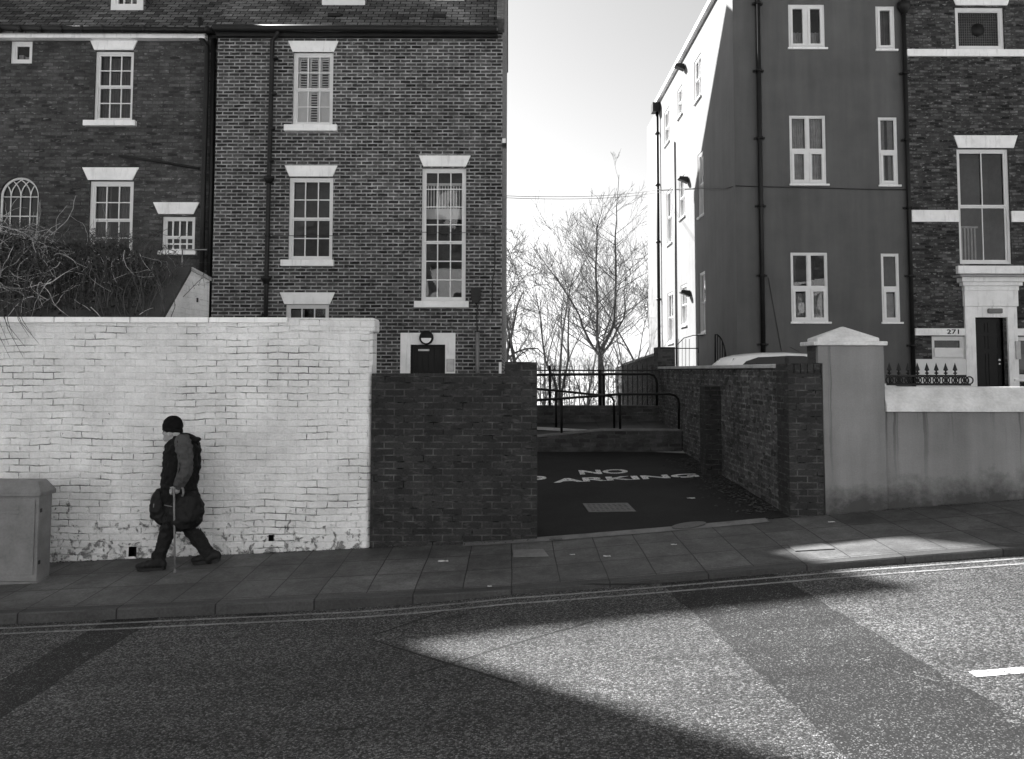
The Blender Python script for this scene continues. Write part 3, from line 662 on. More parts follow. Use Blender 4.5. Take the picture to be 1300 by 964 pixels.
w3 = window(H, Pl, hs[2], 4, 1, 2, meet=.42, bar=.03); lintel(w3, Pl, *rect(194, 253, 258, 273, YL), .12); sill(w3, Pl, *rect(202, 250, 320, 325, YL))
w4 = window(H, Pl, hs[3], 1, 1, 0, fw=.07, label='tiny square attic window')
wb = WB(Pl); a_, b_, c_, d_ = hs[3]; wb.bx(a_ + .1, a_ + .2, c_ + .1, c_ + .24, .15, .25); wb.bx(a_ + .24, a_ + .33, c_ + .1, c_ + .2, .15, .25); wb.build('pots_on_sill', M['curtain'], w4)
# gothic glazing
wb = WB(Pl); th = .016; n = 16
arcp = [(cx + r * math.cos(t), zs + r * math.sin(t)) for t in lin(0, math.pi, 24)]
mbg = MB()
def bar_line(pts, rad, dep): mbg.tube([Pl(u, z, dep) for u, z in pts], rad, 5)
bar_line([(a + .02, c)] + [(cx - (r - .02) * math.cos(t), zs + (r - .02) * math.sin(t)) for t in lin(0, math.pi, 24)] + [(b - .02, c)], .03, .07)
for i in range(1, 4):
    u = a + (b - a) * i / 4; bar_line([(u, c), (u, zs)], .013, .07)
for z in (c + .03, c + (zs - c) * .5, zs): bar_line([(a + .03, z), (b - .03, z)], .013, .07)
q4 = (b - a) / 4
for i in range(5):
    u = a + q4 * i
    for sg in (-1, 1):
        R_ = q4 * 2.0; ccx = u + sg * R_; pts = []
        for t in lin(0, 1.2, 12):
            x = ccx - sg * R_ * math.cos(t); z = zs + R_ * math.sin(t)
            if (x - cx) ** 2 + (z - zs) ** 2 < (r - .03) ** 2: pts.append((x, z))
        if len(pts) > 2: bar_line(pts, .012, .07)
wg = mbg.build('window', M['frame'], H); wg['label'] = 'arched gothic window with crossing tracery'
g = WB(Pl); g.q(a, b, c, d, .09); g.build('pane', M['glass'], wg); sill(wg, Pl, a - .1, b + .1, c - .1, c)
# downpipes of the left house
mb = MB(); q = lambda px, py, dy=.1: at(px, py, YL - dy)
mb.tube([q(253, 24, .1), q(253, 48, .1), q(262, 60, .12), q(261, 120, .12), q(258, 230, .12), q(254, 420, .12)], .055, 8)
mb.tube([q(270, 50, .05), q(268, 230, .05), q(264, 420, .05)], .05, 8)
mb.tube([q(151, 199, .06), q(205, 207, .06), q(253, 215, .08)], .028, 6); mb.build('downpipe', M['pvc'], H)
mb = MB(); mb.tube([at(230, 318, 16.3), at(262, 318, 16.3)], .012, 5); mb.tube([at(231, 318, 16.3), at(231, 345, 16.3)], .012, 5); mb.build('small_rail', M['metal'], H)
sll = SL1; p = roofhit(160, 14, YL - .22, zEL + .05, sll); dormer(H, p.x, 42 / F * p.y, p.z, 0, sll, YL - .22, zEL + .05, 3)
# ---- rendered house on the right
YRh = 20.0; XS0 = at(933, 250, YRh).x; XR1 = at(1153, 250, YRh).x; ZT = 12.3; YB2 = XS0 * F / (838 - 650) * 1.002
H = thing('rendered_house', ((XS0 + XR1) / 2, YRh, .9), 'dark grey rendered house with a sunlit side wall, right of the gap', 'house')
Pr = PF(YRh); Ps = PX(XS0)
fr_ = [(1000, 1046, 5, 60), (1002, 1048, 146, 233), (1004, 1051, 320, 408), (1111, 1135, 7, 62), (1115, 1139, 148, 234), (1119, 1142, 321, 408)]
hs = [rect(*f_, YRh) for f_ in fr_]
mb = MB(); facade(mb, Pr, XS0, XR1, .4, ZT, hs, rev=.08)
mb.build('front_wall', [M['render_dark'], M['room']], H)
def yof(px): return XS0 * F / (px - 650)
side = []
for (pa, pb, pt, pbm, pc) in ((888.5, 896, 345, 423, 892), (888.5, 895.5, 193.5, 274, 892), (885.5, 894, 73, 126, 889), (865, 872.5, 361, 413, 869), (864, 871.5, 225, 276, 868),
                              (863.5, 869.5, 111, 147, 866.5), (848, 855, 371, 435, 851.5), (848, 854.5, 241, 309, 851), (846, 852.5, 139, 182, 849)):
    ya, yb_ = yof(pb), yof(pa); ym = (ya + yb_) / 2
    side.append((ya, yb_, at(pc, pbm, ym).z, at(pc, pt, ym).z))
mb = MB(); facade(mb, Ps, YRh, YB2, .4, ZT, side, rev=.08)
mb.face([(XS0, YB2, 0), (XR1 + 4, YB2, 0), (XR1 + 4, YB2, ZT), (XS0, YB2, ZT)])
mb.box(XS0 - .03, XS0 + 1.5, YB2 + .01, YB2 + 2.3, 0, ZT - .2)
mb.build('side_wall', [M['render_sunlit'], M['room']], H)
for i, h in enumerate(hs):
    a, b, c, d = h; big = i < 3; wb = WB(Pr); top = i in (0, 3)
    lab = None
    ring(wb, a, b, c, d, .05, .02, .07)
    zm = c if top else c + (d - c) * .49
    if not top: wb.bx(a + .05, b - .05, zm - .03, zm + .03, .015, .065)
    if big: wb.bx((a + b)/2 - .035, (a + b)/2 + .035, c + .05, d - .05, .018, .068)
    cs = [(a + .05, (a + b)/2 - .035), ((a + b)/2 + .035, b - .05)] if big else [(a + .05, b - .05)]
    for (u0, u1) in cs:       # the lower lights open: heavier sash
        z1 = d - .05 if top else zm - .03
        ring(wb, u0 + .002, u1 - .002, c + .052, z1 - .002, .06, .005, .06)
        if not top: ring(wb, u0 + .002, u1 - .002, zm + .032, d - .052, .02, .03, .06)
    o = wb.build('window', M['frame'], H)
    g = WB(Pr); g.q(a + .01, b - .01, c + .01, d - .01, .055); g.build('pane', M['glass'], o); sill(o, Pr, a - .03, b + .06, c - .05, c, .05)
    if i in (1, 4):
        drapes(o, Pr, a + .05, a + (b - a) * .45, c, d, 'curtain', .16, 7); drapes(o, Pr, a + (b - a) * .62, b - .05, c, d, 'curtain', .16, 5)
    if i in (0, 2, 5): drapes(o, Pr, a + .05, b - .05, c, c + (d - c) * .42, 'curtain', .2, 9)
    if i in (2,): drapes(o, Pr, a + .05, a + .2, c, d, 'darkcurtain', .2, 4)
    if i == 3: drapes(o, Pr, a + .05, b - .05, c, d, 'darkcurtain', .2, 6)
for h in side: o = window(H, Ps, h, 2, 1, 1, fw=.05, dd=.02); sill(o, Ps, h[0] - .03, h[1] + .03, h[2] - .05, h[2], .06)
mb = MB(); mb.box(XS0 - .12, XR1 + .2, YRh - .1, YB2 + .1, ZT, ZT + .14); mb.build('eaves', M['paint'], H)
mb = MB(); mb.mesh([(XS0 - .1, YRh - .05, ZT + .14), (XR1, YRh - .05, ZT + .14), (XR1, YB2, ZT + .14), (XS0 - .1, YB2, ZT + .14), (XS0 + 2.6, YRh + 3.4, ZT + 2.2), (XR1, YRh + 3.4, ZT + 2.2), (XR1, YB2 - 3, ZT + 2.2), (XS0 + 2.6, YB2 - 3, ZT + 2.2)],
                  [(0,1,5,4), (0,4,7,3), (4,5,6,7), (3,7,6,2)]); mb.build('roof', M['slate'], H)
def pipe(house, x, z0, z1, y, r, collars=6, hop=None):
    mb = MB(); mb.tube([(x, y, z0), (x, y, z1)], r, 8)
    for c_ in collars: mb.tube([(x, y, c_ - .03), (x, y, c_ + .03)], r * 1.5, 8); mb.box(x - r * 2.2, x + r * 2.2, y, y + .06, c_ - .025, c_ + .025)
    if hop: mb.tube([(x, y, hop - .25), (x, y, hop - .05), (x, y, hop + .05)], [r, .16, .17], 8)
    return mb.build('downpipe', M['pvc'], house)
pipe(H, at(964, 250, YRh).x, .6, ZT + .1, YRh - .09, .06, [at(964, y, YRh).z for y in (6, 91, 176, 262, 350, 437)])
pipe(H, at(1151, 250, YRh).x, .6, ZT, YRh - .1, .06, [at(1151, y, YRh).z for y in (5, 94, 178, 264, 350, 438)], at(1150, 8, YRh).z)
mb = MB(); mb.tube([(XS0 - .1, YB2 - .4, .5), (XS0 - .1, YB2 - .4, ZT - .1)], .06, 8)
for z in (2.5, 4.6, 6.8, 9, 11): mb.tube([(XS0 - .1, YB2 - .4, z), (XS0 - .1, YB2 - .4, z + .08)], .09, 8)
mb.box(XS0 - .3, XS0 - .005, YB2 - .6, YB2 - .2, ZT - .45, ZT - .1); mb.build('downpipe', M['pvc'], H)
y_ = yof(860); mb = MB(); mb.tube([(XS0 - .04, y_, .5), (XS0 - .04, y_, at(860, 180, y_).z)], .035, 6); mb.build('downpipe', M['cab'], H)
for (px, py) in ((873, 85), (876, 228), (877, 372)):
    y_ = yof(px); p = at(px, py, y_); mb = MB(); mb.prism([(XS0 - .02, p.z - .12), (XS0 - .34, p.z + .02), (XS0 - .3, p.z + .1), (XS0 - .02, p.z + .08)], p.y - .12, p.y + .12); mb.build('wall_floodlight', M['pvc'], H, bevel=.01)
mb = MB()
cab_pts = [(XS0 - .02, yof(840), at(840, 241, yof(840)).z), (XS0 - .02, yof(880), at(880, 239, yof(880)).z), (XS0 - .02, yof(925), at(925, 239, yof(925)).z)]
cab_pts += [tuple(at(px, py, YRh - .02)) for px, py in ((934, 235.5), (964, 236.5), (1040, 238), (1100, 239.5), (1150, 240))]
mb.tube(cab_pts, .013, 5); mb.tube([at(975, 352, YRh - .02), at(992, 445, YRh - .02)], .008, 4); mb.build('wall_cable', M['cable'], H)
# ---- brick house with the numbered doorway
YQ = 19.85; XQ0 = at(1156, 250, YQ).x; XQ1 = XQ0 + 7.5
H = thing('brick_house', ((XQ0 + XQ1) / 2, YQ, 1.0), 'mottled dark brick house with white doorcase and string courses on the far right', 'house')
Pq = PF(YQ); rq = lambda *a_: rect(*a_, YQ)
hs = [rq(1212, 1274, 8, 62), rq(1216, 1282, 188, 334), rq(1183, 1226, 426, 455), rq(1238, 1275, 402, 506), rq(1287, 1340, 426, 480)]
mb = MB(); facade(mb, Pq, XQ0, XQ1, .4, 13.4, hs); mb.face([(XQ0, YQ, .4), (XQ0, YQ + .2, .4), (XQ0, YQ + .2, 13.4), (XQ0, YQ, 13.4)])
mb.face([(XQ1, YQ, .4), (XQ1, YQ + 10, .4), (XQ1, YQ + 10, 13.4), (XQ1, YQ, 13.4)]); mb.build('wall', [M['brick_right'], M['room']], H)
mb = MB(); roof_gable(mb, XQ0, XQ1, YQ - .2, 13.5, YQ + 5, 16.5, YQ + 10, 13.4); mb.build('roof', M['slate'], H)
w_ = window(H, Pq, hs[0], 1, 1, 0, fw=.08, label='square leaded window with a round centre'); a, b, c, d = hs[0]
lintel(w_, Pq, *rq(1208, 1281, -4, 6), .08)
mb = MB(); cxx, czz = (a + b) / 2, (c + d) / 2
for i in range(1, 22): u = a + (b - a) * i / 22; mb.tube([Pq(u, c + .1, .1), Pq(u, d - .1, .1)], .004, 4)
for i in range(1, 17): z = c + (d - c) * i / 17; mb.tube([Pq(a + .1, z, .1), Pq(b - .1, z, .1)], .004, 4)
mb.build('leading', M['cab'], w_)
mb = MB(); mb.tube([Pq(cxx, czz, .085), Pq(cxx, czz, .105)], .17, 24); mb.build('roundel', M['door_black'], w_)
w_ = window(H, Pq, hs[1], 2, 1, 1, fw=.06, meet=.5, sash=.04, label='tall two over two sash window'); lintel(w_, Pq, *rq(1210, 1291, 171, 187), .11); sill(w_, Pq, *rq(1213, 1296, 337, 347), .12)
a, b, c, d = hs[1]; mb = WB(Pq)
for i in range(6): u = a + .1 + i * .085; mb.bx(u, u + .04, c + .1, c + .95, .25, .27)
mb.bx(a + .07, a + .62, c + .95, c + 1.0, .24, .28); mb.build('cot_rail', M['curtain'], w_)
for (z0, z1, u0, u1) in ((rq(1157, 1300, 62, 71)[2], rq(1157, 1300, 62, 71)[3], XQ0, XQ1), (rq(1160, 1219, 266, 281)[2], rq(1160, 1219, 266, 281)[3], XQ0, hs[1][0] - .01),
                         (rq(1160, 1219, 267, 281)[2], rq(1160, 1219, 267, 281)[3], hs[1][1] + .01, XQ1)):
    wb = WB(Pq); wb.bx(u0, u1, z0, z1, -.04, .04); wb.build('string_course', M['paint'], H, bevel=.005)
# doorcase
wb = WB(Pq); a, b, c, d = hs[3]; j0, j1 = rq(1225, 1291, 390, 500)[:2]; zt = rq(1225, 1291, 388, 500)[3]
wb.bx(j0, a, c - .6, zt, -.06, .1); wb.bx(b + .08, j1, c - .6, zt, -.06, .1); wb.bx(a, b + .08, d, zt, -.06, .1)
z2 = rq(1225, 1291, 368, 388)[3]; wb.bx(j0 - .02, j1 + .02, zt, z2, -.1, .05)
z3 = rq(1225, 1291, 352, 368)[3]
for i, (e, zz0, zz1) in enumerate(((.0, z2, z2 + (z3 - z2) * .35), (.06, z2 + (z3 - z2) * .35, z2 + (z3 - z2) * .65), (.12, z2 + (z3 - z2) * .65, z3))): wb.bx(j0 - .03 - e, j1 + .03 + e, zz0, zz1, -.12 - e, .05)
wb.build('doorcase', M['paint'], H, bevel=.006)
wb = WB(Pq); wb.bx(j0 - .25, j1 + .25, z3, z3 + .05, -.34, .05); wb.build('lead_flashing', M['cornice'], H)
wb = WB(Pq); wb.bx(b, b + .079, c, d, .02, .1); wb.build('door_frame', M['frame'], H)
wb = WB(Pq); wb.bx(a + .003, b - .003, c, d - .003, .1, .14)
for (u0, u1) in ((a + .08, (a + b)/2 - .03), ((a + b)/2 + .03, b - .08)):
    for (q0, q1) in ((.62, .78), (.82, .94), (.1, .56)): ring(wb, u0, u1, c + (d - c) * q0, c + (d - c) * q1, .02, .088, .1)
dr = wb.build('door', M['door_black'], H)
mb = MB(); mb.ball(Pq(b - .08, c + .98, .07), .03); mb.build('door_knob', M['paint'], dr)
mb = MB(); mb.ball(Pq(b - .08, c + .88, .07), .022); mb.build('keyhole_cover', M['paint'], dr)
wb = WB(Pq); l_ = rq(1251, 1269, 391, 397); wb.bx(l_[0], l_[1], l_[2], l_[3], -.14, -.062); wb.build('door_light', M['cab'], H, bevel=.02)
wb = WB(Pq); l_ = rq(1287, 1293, 432, 455); wb.bx(l_[0], l_[1], l_[2], l_[3], -.09, -.062); wb.build('bell_panel', M['metal'], H, bevel=.005)
wb = WB(Pq); l_ = rq(1162, 1225, 416, 425); wb.bx(XQ0, j0 - .003, l_[2], l_[3], -.05, .04); wb.bx(j1 + .003, XQ1, l_[2], l_[3], -.05, .04); lb = wb.build('number_band', M['paint'], H, bevel=.004)
o = text('house_number', '271', .30, .115, M['door_black'], .01, .004); pz = rq(1200, 1215, 417, 424)
o.data.transform(Matrix.Rotation(R(90), 4, 'X')); o.data.transform(Matrix.Translation(Vector((rq(1203, 1213, 417, 424)[0] - .05, YQ - .058, l_[2] + .035)) - ORIG[H.name])); o.parent = lb; 
w_ = window(H, Pq, hs[2], 1, 1, 0, fw=.07); wb = WB(Pq); a, b, c, d = hs[2]; wb.bx(a + .07, b - .07, c + .05, c + (d - c) * .5, .01, .1); wb.build('panel', M['frame'], w_)
w_ = window(H, Pq, hs[4], 2, 1, 0, fw=.07); sill(w_, Pq, hs[4][0] - .05, hs[4][1] + .05, hs[4][2] - .06, hs[4][2])
wb = WB(Pq); l_ = rq(1156, 1225, 455, 510); wb.bx(XQ0, j0 - .003, .4, l_[3], -.04, .03); l2 = rq(1183, 1226, 455, 500); wb.build('plinth', M['stucco_white'], H)

# ================================================================== BOUNDARY WALLS
def slab(mb, x0, x1, y0, y1, base, z1, n=12, m=0):   # wall box whose foot follows base(x)
    xs = lin(x0, x1, n)
    for i in range(n):
        a, b = xs[i], xs[i+1]
        for y in (y0, y1): mb.face([(a, y, base(a)), (b, y, base(b)), (b, y, z1), (a, y, z1)], m)
        mb.face([(a, y0, z1), (b, y0, z1), (b, y1, z1), (a, y1, z1)], m)
    for x in (x0, x1): mb.face([(x, y0, base(x)), (x, y1, base(x)), (x, y1, z1), (x, y0, z1)], m)
gb = lambda x: gz(x) - .12
# white painted wall
xw = at(471, 550, YW).x; ztop = at(200, 405, YW).z
Wl = thing('painted_brick_wall', (-4, YW, gz(-4)), 'long white painted brick wall with flaking joints beside the pavement', 'wall')
# gently uneven face: real relief
mb = MB(); nx, nz = 420, 78; x0 = -14.0; z1 = ztop - .03
def wf(x, z):
    q_ = noise.noise(Vector((x * .8, z * .8, 0))) * .012 + noise.noise(Vector((x * 4, z * 6, 3))) * .006
    # vent holes left by missing bricks
    return YW + q_
VH = [rect(*r_, YW) for r_ in ((165, 172.5, 696, 706), (340, 349, 679, 688))]
vs = []; fs = []; xs = lin(x0, xw, nx); 
for j in range(nz + 1):
    for i in range(nx + 1):
        x = xs[i]; zb_ = gb(x); z = zb_ + (z1 - zb_) * j / nz; y = wf(x, z); e = xw - x
        if e < .06: y += (.06 - math.sqrt(max(0, .0036 - (.06 - e) ** 2))) * .9
        vs.append((x + (noise.noise(Vector((7, z * 5, 1))) * .012 if i == nx else 0), y, z))
def inhole(i, j):
    x, _, z = vs[j*(nx+1)+i]; x2, _, z2 = vs[(j+1)*(nx+1)+i+1]; x = (x + x2) / 2; z = (z + z2) / 2
    return any(a < x < b and c < z < d for (a, b, c, d) in VH)
fs = [(j*(nx+1)+i, j*(nx+1)+i+1, (j+1)*(nx+1)+i+1, (j+1)*(nx+1)+i) for j in range(nz) for i in range(nx) if not inhole(i, j)]
for (a, b, c, d) in VH:
    a -= .03; b += .03; c -= .03; d += .03
    mb.face([(a, YW + .16, c), (b, YW + .16, c), (b, YW + .16, d), (a, YW + .16, d)], 1)  # recess lined in black, so the hole's shade is in the colour
    for q_ in ([(a, c), (b, c)], [(a, d), (b, d)], [(a, c), (a, d)], [(b, c), (b, d)]): mb.face([(q_[0][0], YW + .02, q_[0][1]), (q_[1][0], YW + .02, q_[1][1]), (q_[1][0], YW + .16, q_[1][1]), (q_[0][0], YW + .16, q_[0][1])], 1)
mb.mesh(vs, fs, 0, True)
mb.face([(x0, YW, z1), (xw, YW + .05, z1), (xw, YW + .33, z1), (x0, YW + .33, z1)]); mb.face([(xw, YW + .05, gb(xw)), (xw, YW + .33, gb(xw)), (xw, YW + .33, z1), (xw, YW + .05, z1)]); mb.face([(x0, YW + .33, gb(x0)), (xw, YW + .33, gb(xw)), (xw, YW + .33, z1), (x0, YW + .33, z1)])
mb.build('wall', [M['white_brick'], M['door_black']], Wl)
xc_ = at(365, 407, YW).x; mb = MB(); x = xc_
while x > -14:
    L_ = random.uniform(.85, .98); z0 = ztop - .055 + random.uniform(-.004, .004)
    mb.box(x - L_ + .012, x, YW - .035 + random.uniform(-.004, .004), YW + .36, z0, ztop + .01); x -= L_
mb.build('coping', M['paint'], Wl, bevel=.01)
mb = MB(); mb.box(xc_ + .004, at(476, 407, YW).x, YW - .006, YW + .34, ztop - .16, ztop + .01); mb.build('top_course', M['white_brick'], Wl, bevel=.03)
# dark brick wall
xd0, xd1, xd2 = xw + .0, at(641, 470, YW).x, at(682, 560, YW).x
W2 = thing('dark_brick_wall', ((xd0 + xd2) / 2, YW, gz(-.8)), 'dark brick boundary wall with a taller end beside the driveway', 'wall')
z1 = at(560, 475, YW).z; z2 = at(660, 460, YW).z
mb = MB(); slab(mb, xd0 + .004, xd1, YW - .01, YW + .32, gb, z1); slab(mb, xd1, xd2, YW - .014, YW + .44, gb, z2, 3)
mb.build('wall', M['brick_dark'], W2)
mb = MB()
for i in range(int((xd1 - xd0) / .0765)): x = xd0 + .01 + i * .0765; mb.box(x, x + .067, YW - .013, YW + .323, z1 - .1, z1 + .004)
x = xd1 + .004
while x < xd2 - .07: mb.box(x, x + .067, YW - .017, YW + .443, z2 - .1, z2 + .004); x += .0765
mb.build('soldier_course', M['brick_dark'], W2)
# passage wall on the right and its pier
PWX = at(1001, 560, YW).x; PX1 = at(1045, 560, YW).x; zP = at(1020, 461, YW).z
W3_ = thing('passage_brick_wall', (PWX, 13, .3), 'old rough brick wall with pale coping along the right of the driveway', 'wall')
mb = MB(); Yend = 17.2
ys = lin(YW + .38, Yend, 60); zt = 1.98; nzq = 20
for i in range(60):
    for j in range(nzq):
        f_ = lambda y, t: (PWX + .02 + .025 * noise.noise(Vector((y * 1.2, t * 3, 5))), y, (drive(PWX, y) - .1) * (1 - t) + zt * t)
        mb.face([f_(ys[i], j / nzq), f_(ys[i+1], j / nzq), f_(ys[i+1], (j+1) / nzq), f_(ys[i], (j+1) / nzq)], 0, True)
mb.box(PWX + .05, PWX + .33, YW + .38, Yend - .001, -.1, zt - .001); mb.face([(PWX, Yend, .3), (PWX + .33, Yend, .3), (PWX + .33, Yend, zt), (PWX, Yend, zt)])
mb.build('wall', M['brick_pass'], W3_, merge=True)
mb = MB(); mb.box(PWX - .03, PWX + .37, YW + .42, Yend + .02, zt, zt + .05); mb.build('coping', M['stone'], W3_, bevel=.008)
yp = PWX * F / (905 - 650) ; mb = MB(); mb.box(PWX - .22, PWX + .05, yp - .35, yp, drive(PWX, yp) - .2, at(895, 490, yp - .35).z); mb.build('buttress', M['brick_dark'], W3_, bevel=.008)
PI_ = thing('brick_gate_pier', ((PWX + PX1) / 2, YW + .15, gz(3.4)), 'dark brick gate pier at the foot of the old brick wall', 'pier')
mb = MB(); mb.box(PWX, PX1 - .004, YW - .02, YW + .38, gz(3.2) - .2, zP - .11); mb.build('shaft', M['brick_dark'], PI_, bevel=.004)
mb = MB(); x = PWX
while x < PX1 - .07: mb.box(x, x + .068, YW - .023, YW + .383, zP - .108, zP); x += .0765
mb.build('soldier_course', M['brick_dark'], PI_)
# rendered gate pier with pyramid cap
g0, g1, gm = at(1024, 480, YW).x + .02, at(1124, 560, YW).x, PX1 + .001
GP = thing('rendered_gate_pier', ((g0 + g1) / 2, YW + .4, gz(3.9)), 'grey rendered gate pier with a pyramid stone cap', 'pier')
zc0 = at(1080, 438, YW).z
gl0 = 3.52
mb = MB(); mb.prism([(gm, gz(3.6) - .25), (g1, gz(3.9) - .25), (g1, zc0), (gl0, zc0), (gl0, zP + .002), (gm, zP + .002)], YW - .03, YW + .04); mb.build('shaft', M['render_grey'], GP, bevel=.008)
mb = MB(); mb.box(gm + .001, g1 - .003, YW + .041, YW + .31, gz(3.9) - .25, zP); mb.box(gl0 + .002, g1 - .003, YW + .041, YW + .31, zP + .003, zc0 - .002); mb.build('brick_core', M['brick_back'], GP)
c0, c1 = 3.455, at(1127, 436, YW - .07).x; zk = at(1070, 433.5, YW - .07).z; zp = at(1070, 413.5, YW + .15).z; xm = (c0 + c1) / 2; ym = YW + .145
mb = MB(); mb.box(c0, c1, YW - .075, YW + .365, zc0, zk + .01)
i0 = .07; b4 = [(c0 + i0, YW - .02, zk + .01), (c1 - i0, YW - .02, zk + .01), (c1 - i0, YW + .31, zk + .01), (c0 + i0, YW + .31, zk + .01)]
t4 = [(x, y, z + .04) for x, y, z in b4]; mb.mesh(b4 + t4 + [(xm, ym, zp)], [(0,1,5,4), (1,2,6,5), (2,3,7,6), (3,0,4,7), (4,5,8), (5,6,8), (6,7,8), (7,4,8)])
mb.build('cap', M['cap'], GP, bevel=.01)
# low rendered wall with weathered coping
LW = thing('rendered_boundary_wall', (6.5, YW, gz(6)), 'stained grey rendered wall with a white weathered coping by the pavement', 'wall')
zt0 = at(1200, 490, YW + .12).z; ze_ = at(1200, 512, YW - .05).z; zb0 = at(1200, 522, YW - .05).z
mb = MB(); slab(mb, g1 + .002, 14, YW, YW + .3, gb, zb0 + .01, 20); mb.build('wall', M['render_grey'], LW)
mb = MB(); mb.prismx([(YW - .06, zb0), (YW - .06, ze_), (YW + .1, zt0), (YW + .26, zt0), (YW + .36, ze_), (YW + .36, zb0)], g1 + .002, 14); mb.build('coping', M['cap'], LW, bevel=.006)
# cast iron railing on the coping
r0, r1 = at(1125, 480, YW + .2).x, at(1228, 480, YW + .2).x; yr = YW + .19
RL = thing('spiked_railing', ((r0 + r1) / 2, yr, zt0), 'short black cast iron railing with spear heads on the white coping', 'railing')
zb_, zm_ = zt0 + .012, at(1180, 476, yr).z
mb = MB(); mb.box(r0, r1 + .03, yr - .012, yr + .012, zb_, zb_ + .018); mb.box(r0, r1 - .02, yr - .012, yr + .012, zm_ - .01, zm_ + .01); mb.build('rail', M['black_iron'], RL)
mb = MB(); n = 8; stp = .1105
for i in range(9):
    x = r0 + .035 + stp * i; rr = (zm_ - zb_ - .03) / 2
    if x > r1 - .03: break
    for (cc, r2) in ((x, rr), (x + stp / 2, rr)):
        mb.tube([(cc + r2 * math.cos(t), yr, (zb_ + zm_) / 2 + .004 + r2 * math.sin(t)) for t in lin(0, 2 * math.pi, 14)], .008, 5)
    mb.tube([(x, yr, zb_), (x, yr, zm_)], .008, 5)
mb.build('lattice', M['black_iron'], RL)
sp0 = None
for i in range(8):
    x = r0 + .035 + stp * i
    if sp0 is None:
        mb = MB(); z = zm_
        mb.tube([(x, yr, z), (x, yr, z + .055)], .009, 6); mb.ball((x, yr, z + .03), (.026, .016, .012), 8)
        mb.mesh([(x - .03, yr, z + .065), (x + .03, yr, z + .065), (x, yr - .012, z + .06), (x, yr + .012, z + .06), (x, yr, z + .155), (x, yr, z + .05)],
                [(0,2,4), (2,1,4), (1,3,4), (3,0,4), (0,5,2), (2,5,1), (1,5,3), (3,5,0)])
        sp0 = mb.build('spear_head', M['black_iron'], RL)
    else:
        c_ = sp0.copy(); COL.objects.link(c_); c_.location.x = stp * i
mb = MB(); e = r1 - .02; mb.tube([(e - .03 + .06 * math.cos(t), yr, zb_ + .06 + .05 * math.sin(t)) for t in lin(-1.5, 3, 10)], .008, 5); mb.build('scroll', M['black_iron'], RL)
# ================================================================== BACK OF THE PASSAGE
YA = 14.95; YBk = 17.25
tz = lambda px, py, Y: at(px, py, Y).z
RW = thing('ramp_retaining_wall', (1.6, YA, .4), 'low dark brick retaining wall at the end of the driveway', 'wall')
xa, xb_ = at(655, 560, YA).x, at(866, 560, YA).x; xk = at(765, 560, YA).x
mb = MB(); mb.prism([(xa, .1), (xb_, .1), (xb_, tz(820, 547, YA)), (xk, tz(765, 547, YA)), (xa, tz(655, 558, YA))], YA, YA + .22); mb.build('wall', M['brick_back'], RW)
mb = MB(); mb.prism([(xa, tz(655, 558, YA)), (xk, tz(765, 547, YA)), (xb_, tz(820, 547, YA)), (xb_, tz(820, 547, YA) + .03), (xk, tz(765, 547, YA) + .03), (xa, tz(655, 558, YA) + .03)], YA - .015, YA + .235); mb.build('capping', M['threshold'], RW)
mb = MB(); mb.face([(xa, YA + .23, .62), (xb_, YA + .23, .76), (PWX + .02, YBk, .86), (xa, YBk, .8)]); struct(mb.build('ramp', M['kerb']))
RW2 = thing('rear_retaining_wall', (1.6, YBk, .7), 'rear brick retaining wall behind the ramp handrails', 'wall')
mb = MB(); zt2 = tz(750, 515, YBk); mb.box(at(640, 530, YBk).x, at(840, 530, YBk).x, YBk, YBk + .25, .3, zt2)
mb.build('wall', M['brick_back'], RW2)
mb = MB(); mb.prism([(xa, tz(682, 541, 16.2) - .05), (at(768, 547, 16.2).x, tz(768, 547, 16.2) - .05), (at(768, 547, 16.2).x, tz(768, 547, 16.2)), (xa, tz(682, 541, 16.2))], 16.2, 16.32); mb.build('ramp_edge', M['stone'], RW2)
def rail(label, Y, path, posts, rad=.024, dz=0):
    T = thing('handrail', (at(path[0][0], 0, Y).x, Y, .8), label, 'handrail', 'tubular handrails round the ramp')
    pts = [at(px, py, Y) for px, py in path]; mb = MB(); mb.tube(pts, rad, 8); mb.build('rail', M['black_iron'], T)
    for (px, py0, py1) in posts:
        mb = MB(); a_ = at(px, py0, Y); b_ = at(px, py1, Y); mb.tube([(a_.x, Y, b_.z - .03), (a_.x, Y, a_.z)], rad, 8); mb.build('post', M['black_iron'], T)
rail('nearest black tubular handrail, standing on the low retaining wall', YA + .1, [(660, 509.5), (713, 506), (785, 500.5), (850, 500), (857, 502), (861, 506), (862, 512), (862, 546)], [(713, 506, 552), (787, 501, 546)])
rail('middle black tubular handrail, half way up the ramp', 16.1, [(660, 492), (706, 496), (750, 500.5), (772, 502), (777, 504.5), (779.5, 509), (780, 546)], [(706, 496, 541)])
rail('rearmost black tubular handrail, along the top of the rear wall', YBk + .1, [(655, 476.5), (720, 475.5), (824, 474.5), (830, 476.5), (833, 481), (834, 487), (834, 516)], [(698, 464, 517), (762, 470, 517), (766.5, 476, 517)], .03)
